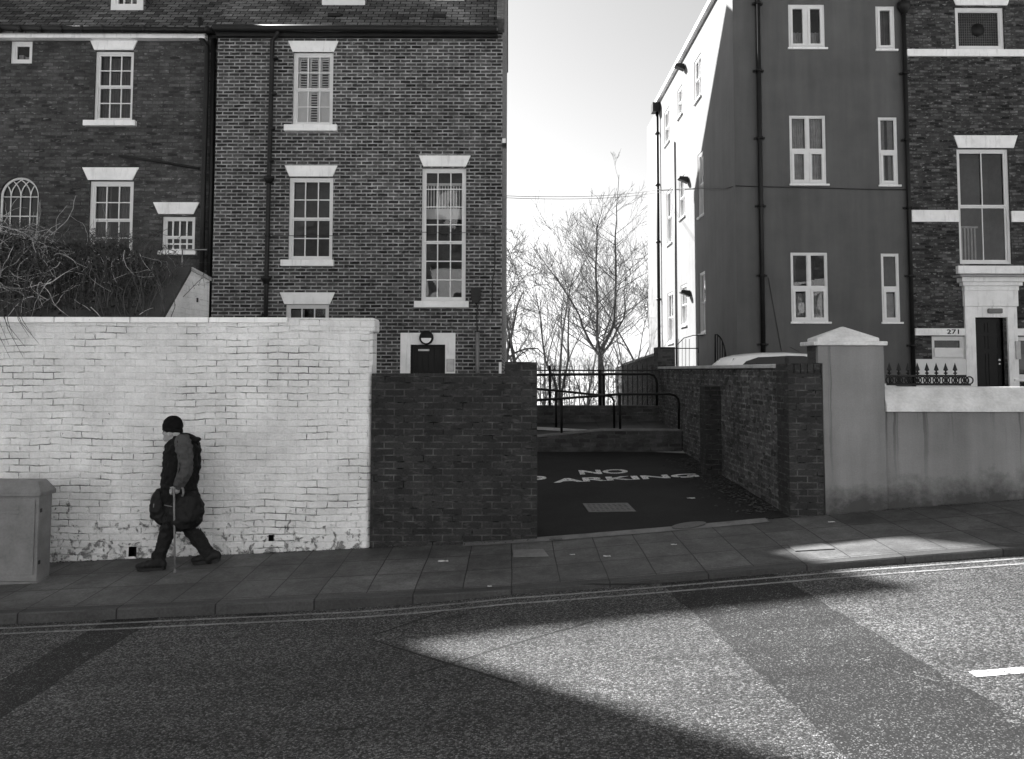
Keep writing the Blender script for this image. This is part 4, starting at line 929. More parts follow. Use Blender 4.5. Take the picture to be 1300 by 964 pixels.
# spiked fence behind
YF = 17.75; T = thing('vertical_bar_fence', (1.5, YF, .8), 'black vertical bar fence in front of the bare trees', 'fence')
f0, f1 = at(640, 490, YF).x, at(836, 490, YF).x; mb = MB(); zt = tz(750, 462, YF)
for z in (zt - .16, .95): mb.box(f0, f1, YF - .01, YF + .01, z, z + .03)
mb.build('rail', M['black_iron'], T)
b0 = None; n = int((f1 - f0) / .108)
for i in range(n):
    x = f0 + .05 + .108 * i
    if b0 is None:
        mb = MB(); mb.tube([(x, YF, .6), (x, YF, zt - .05), (x, YF, zt)], [.008, .008, .001], 5); b0 = mb.build('bar', M['black_iron'], T)
    else: c_ = b0.copy(); COL.objects.link(c_); c_.location.x = .108 * i
# sloping brick wall beyond
X3 = at(836, 455, 19.8).x; y1_ = X3 * F / (781 - 650)
SW = thing('sloping_brick_wall', (X3, 22, .5), 'brick wall with a sloping coping running back beside the sunlit house side', 'wall')
mb = MB(); za, zb_ = tz(845, 440.5, 19.8), tz(781, 467, y1_)
mb.prismx([(19.8, 0), (y1_, -1), (y1_, zb_), (20.3, za - .2), (19.8, za - .2)], X3, X3 + .3); mb.box(X3 - .03, at(857, 450, 19.7).x, 19.7, 20.3, .3, za); mb.build('wall', M['brick_back'], SW)
mb = MB(); mb.prismx([(20.3, za - .2), (y1_, zb_), (y1_, zb_ + .06), (20.3, za - .14)], X3 - .03, X3 + .33); mb.build('coping', M['stone'], SW)
# step rail and quadrant rail by the rendered house
T = thing('step_handrail', (4.3, 18.8, .9), 'thin black step handrail in front of the sunlit side wall', 'railing')
Y = 18.8; mb = MB(); mb.tube([at(859, 462, Y), at(859, 438, Y), at(868, 429, Y), at(880, 425.5, Y), at(893, 425, Y)], .01, 6); mb.tube([at(838, 442, Y), at(886, 442, Y), at(886.5, 448, Y)], .012, 6); mb.build('rail', M['black_iron'], T)
for px in (861.5, 866, 870.5, 875, 887): mb = MB(); mb.tube([at(px, 426 if px > 885 else 430, Y), at(px, 470, Y)], .006, 5); mb.build('bar', M['black_iron'], T)
T = thing('quadrant_railing', (5, 18.9, .9), 'black quarter-round iron railing above the pale car', 'railing')
Y = 18.95; mb = MB(); arc = [at(908 + 14 * math.sin(t), 461 - 37 * math.cos(t) , Y) for t in lin(0, math.pi / 2, 10)]; mb.tube([at(908, 480, Y)] + arc + [at(922, 480, Y)], .018, 6); mb.build('frame', M['black_iron'], T)
for px in (911, 914, 917, 920): t = math.asin((px - 908) / 14); mb = MB(); mb.tube([at(px, 480, Y), at(px, 461 - 37 * math.cos(t), Y)], .012, 5); mb.build('bar', M['black_iron'], T)
# ================================================================== LEAN-TO behind the white wall
sx = at(205, 403, 9.75).x; ya_, yb_, yc_ = 9.75, -sx * F / (650 - 240), -sx * F / (650 - 264)
SH = thing('lean_to_shed', (sx - 1, 10, 0), 'small lean-to with dark slab roof and white painted gable behind the white wall', 'shed')
zr_ = at(240, 340, yb_).z; ze2 = at(205, 404, ya_).z; zc_ = at(262, 353, yc_).z
mb = MB(); mb.prismx([(ya_, -.2), (ya_, ze2 - .03), (yb_, zr_ - .03), (yc_, zc_ - .03), (yc_, -.2)], sx - .2, sx); mb.build('gable_wall', M['white_brick'], SH)
mb = MB(); mb.prismx([(ya_ - .02, ze2 - .03), (yb_, zr_), (yb_, zr_ - .06), (ya_ - .02, ze2 - .09)], sx - 3, sx + .005)
mb.build('slab_roof', grey('dark_roof_slab', .05, .8, .3, .3, 3), SH)
mb = MB(); mb.prismx([(yb_, zr_ + .0), (yc_ + .02, zc_), (yc_ + .02, zc_ - .05), (yb_, zr_ - .05)], sx - .22, sx + .02); mb.build('verge_stone', M['stone'], SH)
mb = MB(); p = at(249, 382, -sx * F / (650 - 249)); mb.box(sx - .02, sx + .003, p.y - .03, p.y + .03, p.z - .03, p.z + .03); mb.build('air_hole_shade', M['door_black'], SH)  # black block stands for the shade inside a small hole

# ================================================================== STREET THINGS
# utility cabinet
cx1 = at(49, 670, 8.42).x; cyf, cyb = 8.42, 8.66; zb = pav(cx1, 8.5) - .03; zt = at(30, 628, 8.42).z; ztp = at(30, 609.5, 8.6).z; cx0 = cx1 - 1.05
CB = thing('utility_cabinet', ((cx0 + cx1) / 2, 8.6, zb), 'grey metal utility cabinet standing against the white wall', 'cabinet')
mb = MB(); mb.box(cx0, cx1, cyf, cyb, zb - .1, zt - .03); mb.build('body', M['cab'], CB, bevel=.01)
mb = MB(); mb.box(cx0 - .03, cx1 + .03, cyf - .03, cyb + .02, zt - .03, zt + .012)
mb.mesh([(cx0 - .03, cyf - .03, zt + .012), (cx1 + .03, cyf - .03, zt + .012), (cx1 + .03, cyb + .02, zt + .012), (cx0 - .03, cyb + .02, zt + .012), (cx0 + .06, cyf + .07, ztp), (cx1 - .06, cyf + .07, ztp), (cx1 - .06, cyb - .02, ztp), (cx0 + .06, cyb - .02, ztp)],
        [(0,1,5,4), (1,2,6,5), (2,3,7,6), (3,0,4,7), (4,5,6,7)]); mb.build('roof', M['cab'], CB, bevel=.008)
for i in range(2):
    a_ = cx0 + .03 + i * .5; mb = MB(); mb.box(a_, a_ + .485, cyf - .012, cyf - .001, zb + .1, zt - .06)
    for j in range(2): mb.box(a_ + .1, a_ + .32, cyf - .018, cyf - .012, zt - .17 - j * .05, zt - .155 - j * .05)
    d_ = mb.build('door', M['cab'], CB, bevel=.004)
    mb = MB(); mb.box(a_ + .06, a_ + .09, cyf - .022, cyf - .012, zb + .5, zb + .58); mb.build('lock', M['metal'], d_)
for z in (zb + .2, zt - .2):
    mb = MB(); mb.box(cx1, cx1 + .006, cyf + .02, cyf + .05, z, z + .04); mb.build('hinge', M['pvc'], CB)
mb = MB(); mb.box(cx0 - .04, cx1 + .04, cyf - .05, cyb + .04, zb - .15, zb + .035); mb.build('plinth', M['concrete'], CB, bevel=.01)
# covers
def cover(name, pts, fn, mat, label, cat, th=.006, pattern=True):
    P4 = [gp(px, py, fn) for px, py in pts]; c0 = sum(P4, Vector()) / len(P4); mb = MB(); n = len(P4)
    vs = [(p.x, p.y, fn(p.x, p.y) + .004) for p in P4]; vt = [(x, y, z + th) for x, y, z in vs]
    mb.mesh(vs + vt, [tuple(range(n, 2*n))] + [(i, (i+1) % n, (i+1) % n + n, i + n) for i in range(n)])
    if pattern:
        a_, b_, c_, d_ = [Vector(v_) for v_ in vt[:4]]
        for i in range(1, 9):
            for j in range(1, 6):
                p = (a_.lerp(b_, i / 9)).lerp(d_.lerp(c_, i / 9), j / 6); mb.box(p.x - .02, p.x + .02, p.y - .006, p.y + .006, p.z, p.z + .004)
    o = mb.build(name, mat); recenter(o, c0); return tag(o, label, cat)
cover('inspection_cover', [(748, 651), (808, 650), (797, 639), (740, 640)], lambda x, y: drive(x, y) + .006, M['manhole'], 'rectangular metal inspection cover in the driveway tarmac', 'manhole cover')
cover('access_cover', [(652, 708), (697, 707), (690, 698), (652, 699)], pav, M['lightslab'], 'pale square access cover in the pavement', 'access cover', pattern=False)
cover('sun_streak_slab', [(1010, 700), (1060, 697), (1045, 690), (1000, 692)], pav, M['streakslab'], 'slab put in for the sun streak in front of the brick gate pier', 'paving slab', pattern=False)  # slab added where the sun streak falls on the pavement
o = cover('oval_cover', [(875 + 22 * math.cos(t), 667 - 3.6 * math.sin(t) - .12 * 22 * math.cos(t)) for t in lin(0, 2 * math.pi, 20)[:-1]], lambda x, y: pav(x, y) + .01, M['manhole'], 'dark oval cover in the pale strip at the driveway mouth', 'manhole cover', pattern=False)
for (px, py, w_, lab) in ((625, 687, 18, 'left'), (706, 684, 16, 'right')):
    cover('drain_grate', [(px - w_/2, py + 2), (px + w_/2, py + 1), (px + w_/2, py - 2), (px - w_/2, py - 1)], lambda x, y: pav(x, y) + .008, M['manhole'], 'small dark drain grate at the foot of the dark brick wall' if lab == 'left' else 'small dark drain grate just outside the driveway mouth', 'drain', pattern=False)
# litter
lit = [(563, 714, .10, pav, 'thin pale strip of litter on the paving by the dark brick wall'), (727, 705, .05, pav, 'small pale scrap on the paving below the driveway mouth'), (771, 707, .07, pav, 'flat pale scrap lying nearer the kerb than the driveway'),
       (856, 692, .06, pav, 'pale scrap on the paving right of the driveway scraps'), (1281, 631, .16, pav, 'crumpled white paper at the foot of the stained wall'), (1056, 663, .07, pav, 'small white litter by the rendered gate pier'),
       (878, 633, .1, drive, 'flat white paper on the driveway below the painted lettering'), (622, 745.5, .04, pav, 'small pale stone lying on the kerb edge'), (933, 602, .07, drive, 'small white scrap against the foot of the old brick wall')]
for (px, py, s_, fn, lab) in lit:
    p = gp(px, py, fn); mb = MB(); n = 5; vs = []
    for i in range(n):
        for j in range(n):
            vs.append((p.x + s_ * ((i / (n-1)) - .5) * (1 + random.uniform(-.15, .15)), p.y + s_ * .45 * ((j / (n-1)) - .5) + random.uniform(-.004, .004), fn(p.x, p.y) + .008 + random.uniform(0, s_ * .10)))
    mb.mesh(vs, [(i*n+j, (i+1)*n+j, (i+1)*n+j+1, i*n+j+1) for i in range(n-1) for j in range(n-1)]); o = mb.build('litter', M['paper'])
    so_ = o.modifiers.new('solid', 'SOLIDIFY'); so_.thickness = .003; recenter(o, (p.x, p.y, fn(p.x, p.y))); tag(o, lab, 'litter', 'litter on the ground')
# dead leaves along the passage wall
mb = MB()
for i in range(900):
    y = random.uniform(9.5, 14); x = PWX - .02 - abs(random.gauss(0, .22)) ; s_ = random.uniform(.012, .03); a_ = random.uniform(0, 6.28); z = drive(x, y) + .01
    c_, d_ = math.cos(a_) * s_, math.sin(a_) * s_; mb.face([(x - c_, y - d_, z + random.uniform(0, .02)), (x + d_, y - c_, z + .004), (x + c_, y + d_, z + random.uniform(0, .02)), (x - d_, y + c_, z + .003)])
for i in range(500):
    x = random.uniform(-6, 6); y = YW - .02 - abs(random.gauss(0, .03)); z = pav(x, y) + .008; s_ = random.uniform(.006, .016); a_ = random.uniform(0, 6.28); c_, d_ = math.cos(a_) * s_, math.sin(a_) * s_
    if .3 < x < 3.1: continue
    mb.face([(x - c_, y - d_, z + random.uniform(0, .012)), (x + d_, y - c_, z), (x + c_, y + d_, z + random.uniform(0, .012)), (x - d_, y + c_, z)])
o = mb.build('leaf_litter', M['dryleaf']); o['kind'] = 'stuff'; o['label'] = 'dead leaves and grit gathered at the foot of the walls'; o['category'] = 'leaves'
# overhead wires
for (y0_, y1_, lab) in ((246, 240, 'upper thin overhead wire crossing the gap between the houses'), (248.5, 243.5, 'lower thin overhead wire crossing the gap between the houses')):
    a_ = Vector((XG, YM + .2, tz(637, y0_, YM))); b_ = Vector((XS0 - .02, yof(842), tz(842, y1_, yof(842)))); mb = MB()
    mb.tube([a_.lerp(b_, t) - Vector((0, 0, .12 * 4 * t * (1 - t))) for t in lin(0, 1, 12)], .008, 5); o = mb.build('overhead_wire', M['palecable']); recenter(o, a_); tag(o, lab, 'wire', 'overhead wires')

# ================================================================== CAR
def car():
    Y0, Y1 = 16.6, 18.2; X0 = at(903, 455, Y0 + .2).x + .12; g = .84; top = tz(960, 447.5, Y0 + .35)
    T = thing('parked_car', (X0 + 2, 17.4, g), 'pale hatchback parked behind the old brick wall, only its roof showing', 'car')
    H_ = top - g; k_ = H_ / 1.48
    def loft(secs, name, mat, par):
        mb = MB(); n = len(secs[0])
        vs = [p for s_ in secs for p in s_]; mb.mesh(vs, [(i*n+j, i*n+j+1, (i+1)*n+j+1, (i+1)*n+j) for i in range(len(secs)-1) for j in range(n-1)], 0, True)
        mb.face(secs[0]); mb.face(secs[-1]); return mb.build(name, mat, par)
    ym = (Y0 + Y1) / 2
    prof = [(0, .62, .80), (.03, .5, .95), (.25, .35, .99), (.7, .25, 1.0), (1.4, .22, .98), (2.3, .22, .96), (3.0, .25, .93), (3.7, .33, .80), (3.95, .42, .70), (4.02, .5, .62)]
    secs = []
    for x, lo, hi in prof:
        hw = .82 * (1 - .12 * max(0, (x - 3.2)) - .05 * (x < .1)); s_ = []
        for (fy, z) in ((-.85, lo), (-.98, lo + .08), (-1, (lo + hi) / 2), (-.96, hi - .06), (-.9, hi), (0, hi + .02), (.9, hi), (.96, hi - .06), (1, (lo + hi) / 2), (.98, lo + .08), (.85, lo)): s_.append((X0 + x, ym + fy * hw, g + z * k_))
        secs.append(s_)
    body = loft(secs, 'body', CARW, T)
    # cabin: roof shell with glasshouse
    rf_ = [(.10, 1.02), (.22, 1.2), (.38, 1.38), (.62, 1.44), (1.0, 1.475), (1.5, 1.48), (1.95, 1.455), (2.3, 1.38), (2.7, 1.2), (3.1, .98)]
    secs = [];
    for x, z in rf_:
        hw = .80 - .24 * (z - .95); th = .055
        secs.append([(X0 + x, ym - hw, g + (z - .035) * k_), (X0 + x, ym - hw + .05, g + (z - .008) * k_), (X0 + x, ym - hw * .6, g + z * k_ + .01), (X0 + x, ym, g + z * k_ + .015), (X0 + x, ym + hw * .6, g + z * k_ + .01), (X0 + x, ym + hw - .05, g + (z - .008) * k_), (X0 + x, ym + hw, g + (z - .035) * k_)])
    loft(secs[1:8], 'roof_panel', CARW, T)
    # side glass & pillars per side
    for sg in (-1, 1):
        def sp(x, z, o_=0): hw = .80 - .24 * (z - .95) + o_; return (X0 + x, ym + sg * hw, g + z * k_)
        mb = MB(); gl_ = [(.50, 1.05), (.46, 1.19), (.58, 1.30), (.84, 1.385), (1.3, 1.415), (1.8, 1.41), (2.2, 1.345), (2.62, 1.18), (2.9, 1.0)]
        mb.face([sp(x, z, -.012) for x, z in gl_]); mb.build('side_window', CARG, T)
        mb = MB(); outer = [(.06, .97), (.10, 1.02), (.22, 1.22), (.38, 1.36), (.62, 1.415), (1.0, 1.445), (1.5, 1.45), (1.95, 1.425), (2.3, 1.345), (2.7, 1.16), (3.1, .96)]
        inn = [(.50, .97)] + gl_[0:1] + gl_[1:3] + gl_[3:4] + [(1.05, 1.392), (1.5, 1.417), (1.8, 1.41), (2.2, 1.345), (2.62, 1.18), (2.9, .97)]
        for i in range(10): mb.face([sp(*outer[i]), sp(*outer[i+1]), sp(*inn[i+1]), sp(*inn[i])])
        mb.build('pillar', CARW, T)
        mb = MB(); mb.face([sp(1.42, .99, -.005), sp(1.50, .99, -.005), sp(1.47, 1.38, -.005), sp(1.40, 1.38, -.005)]); mb.build('door_pillar', M['pvc'], T)
        mb = MB(); mb.mesh([sp(.05, 1.0, .01), sp(.15, 1.0, .01), sp(.26, 1.2, .01), sp(.22, 1.22, .01), sp(.05, 1.0, -.1), sp(.22, 1.22, -.1)], [(0,1,2,3), (0,3,5,4)]); mb.build('tail_light', M['pvc'], T)
    mb = MB(); mb.face([(X0 + .10, ym - .7, g + 1.02 * k_), (X0 + .36, ym - .62, g + 1.36 * k_), (X0 + .36, ym + .62, g + 1.36 * k_), (X0 + .10, ym + .7, g + 1.02 * k_)]); mb.build('rear_window', CARG, T)
    mb = MB(); mb.face([(X0 + 3.08, ym - .72, g + .98 * k_), (X0 + 2.3, ym - .62, g + 1.37 * k_), (X0 + 2.3, ym + .62, g + 1.37 * k_), (X0 + 3.08, ym + .72, g + .98 * k_)]); mb.build('windscreen', CARG, T)
    mb = MB(); mb.face([(X0 + .06, ym - .78, g + .97 * k_), (X0 + .06, ym + .78, g + .97 * k_), (X0 + .12, ym + .7, g + 1.03 * k_), (X0 + .12, ym - .7, g + 1.03 * k_)]); mb.build('tailgate', CARW, T)
    mb = MB(); mb.tube([(X0 + 2.05, ym, g + 1.46 * k_), (X0 + 1.75, ym, g + 1.62 * k_)], .006, 5); mb.build('aerial', M['pvc'], T)
    for x in (.72, 3.18):
        for sg in (-1, 1):
            y = ym + sg * .76; mb = MB(); mb.tube([(X0 + x, y - .1, g + .3), (X0 + x, y + .1, g + .3)], .3, 20, sm=False); w_ = mb.build('wheel', M['pvc'], T)
            mb = MB(); mb.tube([(X0 + x, y - .105, g + .3), (X0 + x, y + .105, g + .3)], .19, 16, sm=False); mb.build('rim', M['metal'], w_)
    for sg in (-1, 1): mb = MB(); mb.ball((X0 + 2.75, ym + sg * .88, g + .98), (.07, .09, .06), 8); mb.build('wing_mirror', CARW, T)
CARW = grey('car_paint', .8, .25, .6, .03, 2); CARG = grey('car_glass', .02, .06, .6, .1, 1)
car()

# ================================================================== TREES
def grow(mb, p, d, L, r, lvl, rng, maxl, spread=.7, up=.25, kids=(5, 7), wob=.12, seg=5, rmin=.006):
    pts = [p.copy()]; rad = [r]; dd = d.normalized(); q = p.copy()
    for i in range(seg):
        dd = (dd + Vector((rng.gauss(0, wob), rng.gauss(0, wob), rng.gauss(0, wob) + up * .12))).normalized(); q = q + dd * (L / seg)
        pts.append(q.copy()); rad.append(max(rmin, r * (1 - .82 * (i + 1) / seg)))
    mb.tube(pts, rad, 6 if lvl == 0 else (4 if lvl < 3 else 3), cap=False)
    if lvl >= maxl: return
    for k_ in range(rng.randint(*kids)):
        t = rng.uniform(.25, 1.0); i = min(seg - 1, int(t * seg)); f_ = t * seg - i; q = pts[i].lerp(pts[i+1], f_); rr = rad[i] * (1 - f_) + rad[i+1] * f_
        ax = (pts[i+1] - pts[i]).normalized(); side_ = ax.orthogonal().normalized(); side_.rotate(Matrix.Rotation(rng.uniform(0, 6.28), 3, ax))
        nd = (ax * (1 - spread * .45) + side_ * spread * rng.uniform(.6, 1.1) + Vector((0, 0, up * rng.uniform(.3, 1)))).normalized()
        grow(mb, q, nd, L * rng.uniform(.38, .62) * (1.15 - .35 * t), max(rmin, rr * rng.uniform(.5, .7)), lvl + 1, rng, maxl, spread, up, kids, wob * 1.15, max(3, seg - 1), rmin)
def tree(seed, px, Y, py_top, lean, label, mat, zb=None, r=.16, maxl=4, kids=(5, 7), spread=.7, up=.3, leaders=None, rmin=.006, wob=.1):
    rng = random.Random(seed); zb = terrain(0, Y) - .1 if zb is None else zb; x = at(px, 465, Y).x; zt = at(px, py_top, Y).z; Ht = zt - zb
    T = thing('bare_tree', (x, Y, zb), label, 'tree', 'leafless trees beyond the fence')
    mb = MB(); base = Vector((x, Y, zb))
    if leaders:
        zf = at(px, leaders[0], Y).z; fork = Vector((x, Y, zf))
        mb.tube([base, base.lerp(fork, .5) + Vector((.03, 0, 0)), fork], [r * 1.25, r * 1.05, r * .9], 8, cap=False); tk = mb.build('trunk', mat, T)
        cr = MB()
        for path, rr, nb in leaders[1]:
            pts = [fork] + [at(a_, b_, Y + dy_) for a_, b_, dy_ in path]; n = len(pts) - 1
            fine = [pts[0]]
            for i in range(n):
                for t in (.33, .66, 1): fine.append(pts[i].lerp(pts[i+1], t) + Vector((rng.gauss(0, .03), rng.gauss(0, .05), 0)))
            rad = [max(.012, rr * (1 - .9 * i / (len(fine) - 1))) for i in range(len(fine))]
            cr.tube(fine, rad, 6, cap=False)
            for j in range(nb):
                t = rng.uniform(.08, .97); i = min(len(fine) - 2, int(t * (len(fine) - 1))); q = fine[i].lerp(fine[i+1], rng.random())
                a_ = rng.uniform(0, 6.28); nd = Vector((math.cos(a_), math.sin(a_), rng.uniform(.6, 1.0))); nd.x *= 1.3
                LL = Ht * .33 * (1.1 - t * .9) * rng.uniform(.6, 1.15); grow(cr, q, nd, LL, rad[i] * .42, 1, rng, 3, .5, .25, (3, 4), .045, 5, rmin)
        cr.build('crown', mat, T)
    else:
        cut = .22; d_ = Vector((lean, 0, 1)).normalized(); f_ = base + d_ * Ht * cut
        mb.tube([base, base.lerp(f_, .5), f_], [r * 1.2, r, r * .9], 8, cap=False); mb.build('trunk', mat, T); cr = MB()
        for j in range(rng.randint(3, 4)):
            a_ = j * 2.1 + rng.uniform(0, 1); nd = Vector((math.cos(a_) * .42 + lean, math.sin(a_) * .42, 1.0)); grow(cr, f_ - d_ * .15, nd, Ht * rng.uniform(.62, .8), r * .7, 1, rng, maxl, spread, up, kids, wob, 6, rmin)
        cr.build('crown', mat, T)
tree(5, 762, 36, 222, 0, 'tall bare tree with two thin leaders rising above the others', M['bark'], r=.14, leaders=(452, [
    ([(779, 410, 0), (781, 330, .2), (782, 280, .2), (785, 222, 0)], .085, 21), ([(757, 420, .3), (756, 340, .5), (757, 290, .5), (765, 262, 0)], .085, 20),
    ([(752, 440, -.4), (733, 400, -.8), (705, 350, -1), (672, 308, -1)], .08, 16), ([(772, 440, -.3), (792, 405, -.5), (793, 370, 0), (795, 345, 0)], .07, 14), ([(768, 425, .6), (790, 350, 1), (822, 322, 1)], .05, 9)]))
tree(21, 715, 44, 318, -.08, 'smaller bare tree with spreading limbs left of the twin-stemmed tree', M['bark'], r=.16, kids=(5, 7), rmin=.008)
tree(33, 648, 34, 330, .02, 'dense bare tree half hidden by the brick house corner', M['bark'], r=.2, kids=(6, 8), spread=.95, wob=.2, rmin=.009)
tree(48, 822, 40, 300, .0, 'bare tree close against the sunlit side wall', M['bark'], r=.11, kids=(6, 7), rmin=.008)
tree(52, 800, 56, 318, .0, 'distant pale bare tree between the twin-stemmed tree and the sunlit side wall', M['barkfar'], r=.11, kids=(6, 7), rmin=.011)
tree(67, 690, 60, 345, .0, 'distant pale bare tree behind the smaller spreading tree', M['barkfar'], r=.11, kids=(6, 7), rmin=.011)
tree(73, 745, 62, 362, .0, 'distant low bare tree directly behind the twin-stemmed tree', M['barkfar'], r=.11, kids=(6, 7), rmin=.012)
# scrub behind the fence
mb = MB(); rng = random.Random(9)
for i in range(80):
    x = rng.uniform(.2, 3.3); y = rng.uniform(19.0, 24); z = terrain(x, y) - .1
    if 2.15 < x * 18 / y < 2.45: continue
    grow(mb, Vector((x, y, z)), Vector((rng.gauss(0, .25), rng.gauss(0, .25), 1)), rng.uniform(1.3, 2.0), .012, 2, rng, 4, .7, .2, (3, 5), .16, 5, .004)
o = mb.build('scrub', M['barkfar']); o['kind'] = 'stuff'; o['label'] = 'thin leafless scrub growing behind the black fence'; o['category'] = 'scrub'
# brambles above the white wall
BR = thing('bramble_bush', (-7, 10.6, .2), 'large tangled leafless bramble spilling over the top of the white wall', 'bush')
def bh(px): 
    return 288 + min(12, px * .2) + max(0, px - 150) * .5
mb = MB(); lf = MB(); rng = random.Random(4)
for i in range(1050):
    px = rng.uniform(-90, 222); y = rng.uniform(9.75, 11.6); top = tz(px, bh(max(0, px)) + rng.uniform(-8, 45), y); x = at(px, 380, y).x
    z0 = rng.uniform(1.7, 2.6); p = Vector((x, y, z0)); a_ = rng.uniform(0, 6.28); pts = [p]; L = (top - z0) ; hd = Vector((math.cos(a_), math.sin(a_) * .6, 0)) * rng.uniform(.2, .7)
    n = 9; ph = rng.uniform(0, 6)
    for j in range(1, n + 1):
        t = j / n; pts.append(p + hd * (t * 1.1) + Vector((.05 * math.sin(ph + t * 9), .05 * math.cos(ph + t * 7), L * math.sin(min(1.9, t * rng.uniform(1.75, 1.9)) ) + rng.gauss(0, .02))))
    if pts[-1].x > sx + .1 and rng.random() < .8: continue
    mb.tube(pts, [.0055 * (1 - .6 * j / n) for j in range(n + 1)], 4, cap=False)
    for j in range(2, n):
        if rng.random() < .6:
            d_ = Vector((rng.gauss(0, 1), rng.gauss(0, 1), rng.gauss(.2, .7))).normalized() * rng.uniform(.08, .28); q = pts[j]
            mb.tube([q, q + d_ * .5 + Vector((0, 0, .02)), q + d_], [.003, .0025, .0015], 3, cap=False)
mb.build('stems', M['twig'], BR)
pale = MB()  # stems coloured pale to read as sunlit, thickest on the left
for i in range(330):
    px = rng.uniform(-60, 225) if rng.random() < .35 else rng.uniform(-40, 70); y = rng.uniform(9.65, 10.9); x = at(px, 380, y).x; z = tz(px, bh(max(0, px)) + rng.uniform(-4, 95), y)
    if x > sx - .1 and z < 3.1: continue
    d_ = Vector((rng.gauss(0, 1), rng.gauss(0, .5), rng.gauss(.2, .7))).normalized(); p = Vector((x, y, z)); pts = [p]; cv = Vector((rng.gauss(0, .5), rng.gauss(0, .3), rng.gauss(-.25, .5)))
    for j in range(8): d_ = (d_ + cv * .5 + Vector((rng.gauss(0, .25), rng.gauss(0, .2), rng.gauss(0, .25)))).normalized(); p = p + d_ * rng.uniform(.04, .10); pts.append(p)
    r_ = rng.uniform(.003, .006); pale.tube(pts, [r_ * (1 - .08 * j) for j in range(9)], 4, cap=False)
pale.build('sunlit_stems', M['littwig'], BR)
for i in range(13000):
    px = rng.uniform(-90, 215); y = rng.uniform(9.7, 11.6); tt = rng.random() ** .7; t_ = tz(px, bh(max(0, px)) + 10, y); z = 1.9 + (t_ - 1.9) * tt; x = at(px, 380, y).x
    p = Vector((x, y, z)); u_ = Vector((rng.gauss(0, 1), rng.gauss(0, 1), rng.gauss(0, 1))).normalized() * rng.uniform(.012, .032); v_ = u_.orthogonal().normalized() * u_.length * .6
    if x > sx - .25 and z > 2.55: continue
    lf.face([p - u_, p + v_, p + u_, p - v_])
lf.build('dead_leaves', M['leaf'], BR)
mb = MB()
for i in range(9):
    x = at(rng.uniform(-30, 12), 400, 9.1).x; p = Vector((x, 9.5, ztop + .25)); L = rng.uniform(.3, .6); e = rng.uniform(.1, .5)
    mb.tube([p, p + Vector((e * .25, -.34, -.1)), p + Vector((e * .55, -.39, -.12 - L * .45)), p + Vector((e, -.37, -.12 - L))], [.006, .005, .004, .002], 4, cap=False)
mb.build('trailing_stems', M['twig'], BR)

# ================================================================== PERSON

YP = gp(196, 724.5, pav).y + .06; foot = pav(-3.45, YP)
def pp(zx, zy, dy=0):          # position from the enlarged crop of the walker
    return at(160 + zx / 4.193, 510 + zy / 4.193, YP + dy)
def caps(mb, a_, b_, ra, rb, flat=1, n=12):
    a_, b_ = Vector(a_), Vector(b_); mb.tube([a_.lerp(b_, t) for t in (0, .25, .5, .75, 1)], [ra + (rb - ra) * t for t in (0, .25, .5, .75, 1)], n); mb.ball(a_, ra, n); mb.ball(b_, rb, n)
def remesh(o, vox, it=4, disp=None):
    m = o.modifiers.new('remesh', 'REMESH'); m.mode = 'VOXEL'; m.voxel_size = vox; m.use_smooth_shade = True
    s_ = o.modifiers.new('smooth', 'SMOOTH'); s_.factor = .5; s_.iterations = it
    if disp:
        tx = bpy.data.textures.new('folds', 'CLOUDS'); tx.noise_scale = disp[0]; tx.noise_depth = 2
        d = o.modifiers.new('folds', 'DISPLACE'); d.texture = tx; d.strength = disp[1]; d.mid_level = .5; d.texture_coords = 'LOCAL'
skin = grey('skin', .30, .6, .3, .1, 9); cloth = grey('dark_coat_cloth', .006, .85, .2, .3, 14); sleeve = grey('grey_sleeve_cloth', .062, .8, .2, .2, 14)
wool = grey('black_wool', .008, .95, .1, .3, 30, bump=.003); jean = grey('dark_trouser_cloth', .012, .85, .2, .3, 14); boot = grey('dark_boot_leather', .009, .6, .25, .3, 12)
bagm = grey('black_bag_nylon', .004, .7, .3, .3, 10); wood = grey('pale_cane', .16, .5, .4, .2, 12); hairm = grey('white_hair', .4, .9, .2, .2, 30)
PE = thing('person', (pp(270, 900).x, YP, foot), 'stooping person in black beanie, dark coat with grey sleeves, walking left with a stick', 'person')
# joints
hd = pp(248, 160); neck = pp(278, 215); sh = pp(292, 262); hip = pp(292, 560); 
shN, shF = pp(305, 240, -.17), sh + Vector((-.02, .17, 0))
elN = pp(317, 374, -.24); wrN = pp(278, 458, -.205); haN = pp(270, 480, -.2)
elF = pp(270, 390, .22); wrF = pp(215, 470, .18); haF = pp(200, 500, .17)
hN, hF = hip + Vector((0, -.09, 0)), hip + Vector((0, .09, 0))
knF = pp(205, 725, -.08); anF = pp(178, 848, -.08)      # leading leg (near side)
knB = pp(388, 735, .08); anB = pp(440, 850, .09)        # trailing leg
hipF = hN; hipB = hF
mb = MB()
mb.ball(hd, (.088, .072, .112), 16); mb.ball(hd + Vector((-.012, 0, -.055)), (.068, .058, .062), 14)      # skull, jaw
mb.ball(hd + Vector((-.094, 0, -.022)), (.02, .014, .026), 10); mb.ball(hd + Vector((-.072, 0, -.098)), (.026, .026, .02), 10)   # nose, chin
mb.ball(hd + Vector((-.083, 0, -.062)), (.013, .024, .008), 8); mb.ball(hd + Vector((-.083, 0, -.074)), (.012, .02, .007), 8)     # lips
mb.ball(hd + Vector((-.08, 0, .018)), (.016, .045, .01), 8)       # brow
for sg in (-1, 1): mb.ball(hd + Vector((.012, sg * .073, -.02)), (.022, .01, .034), 8); mb.ball(hd + Vector((-.05, sg * .04, -.03)), (.03, .025, .022), 8)
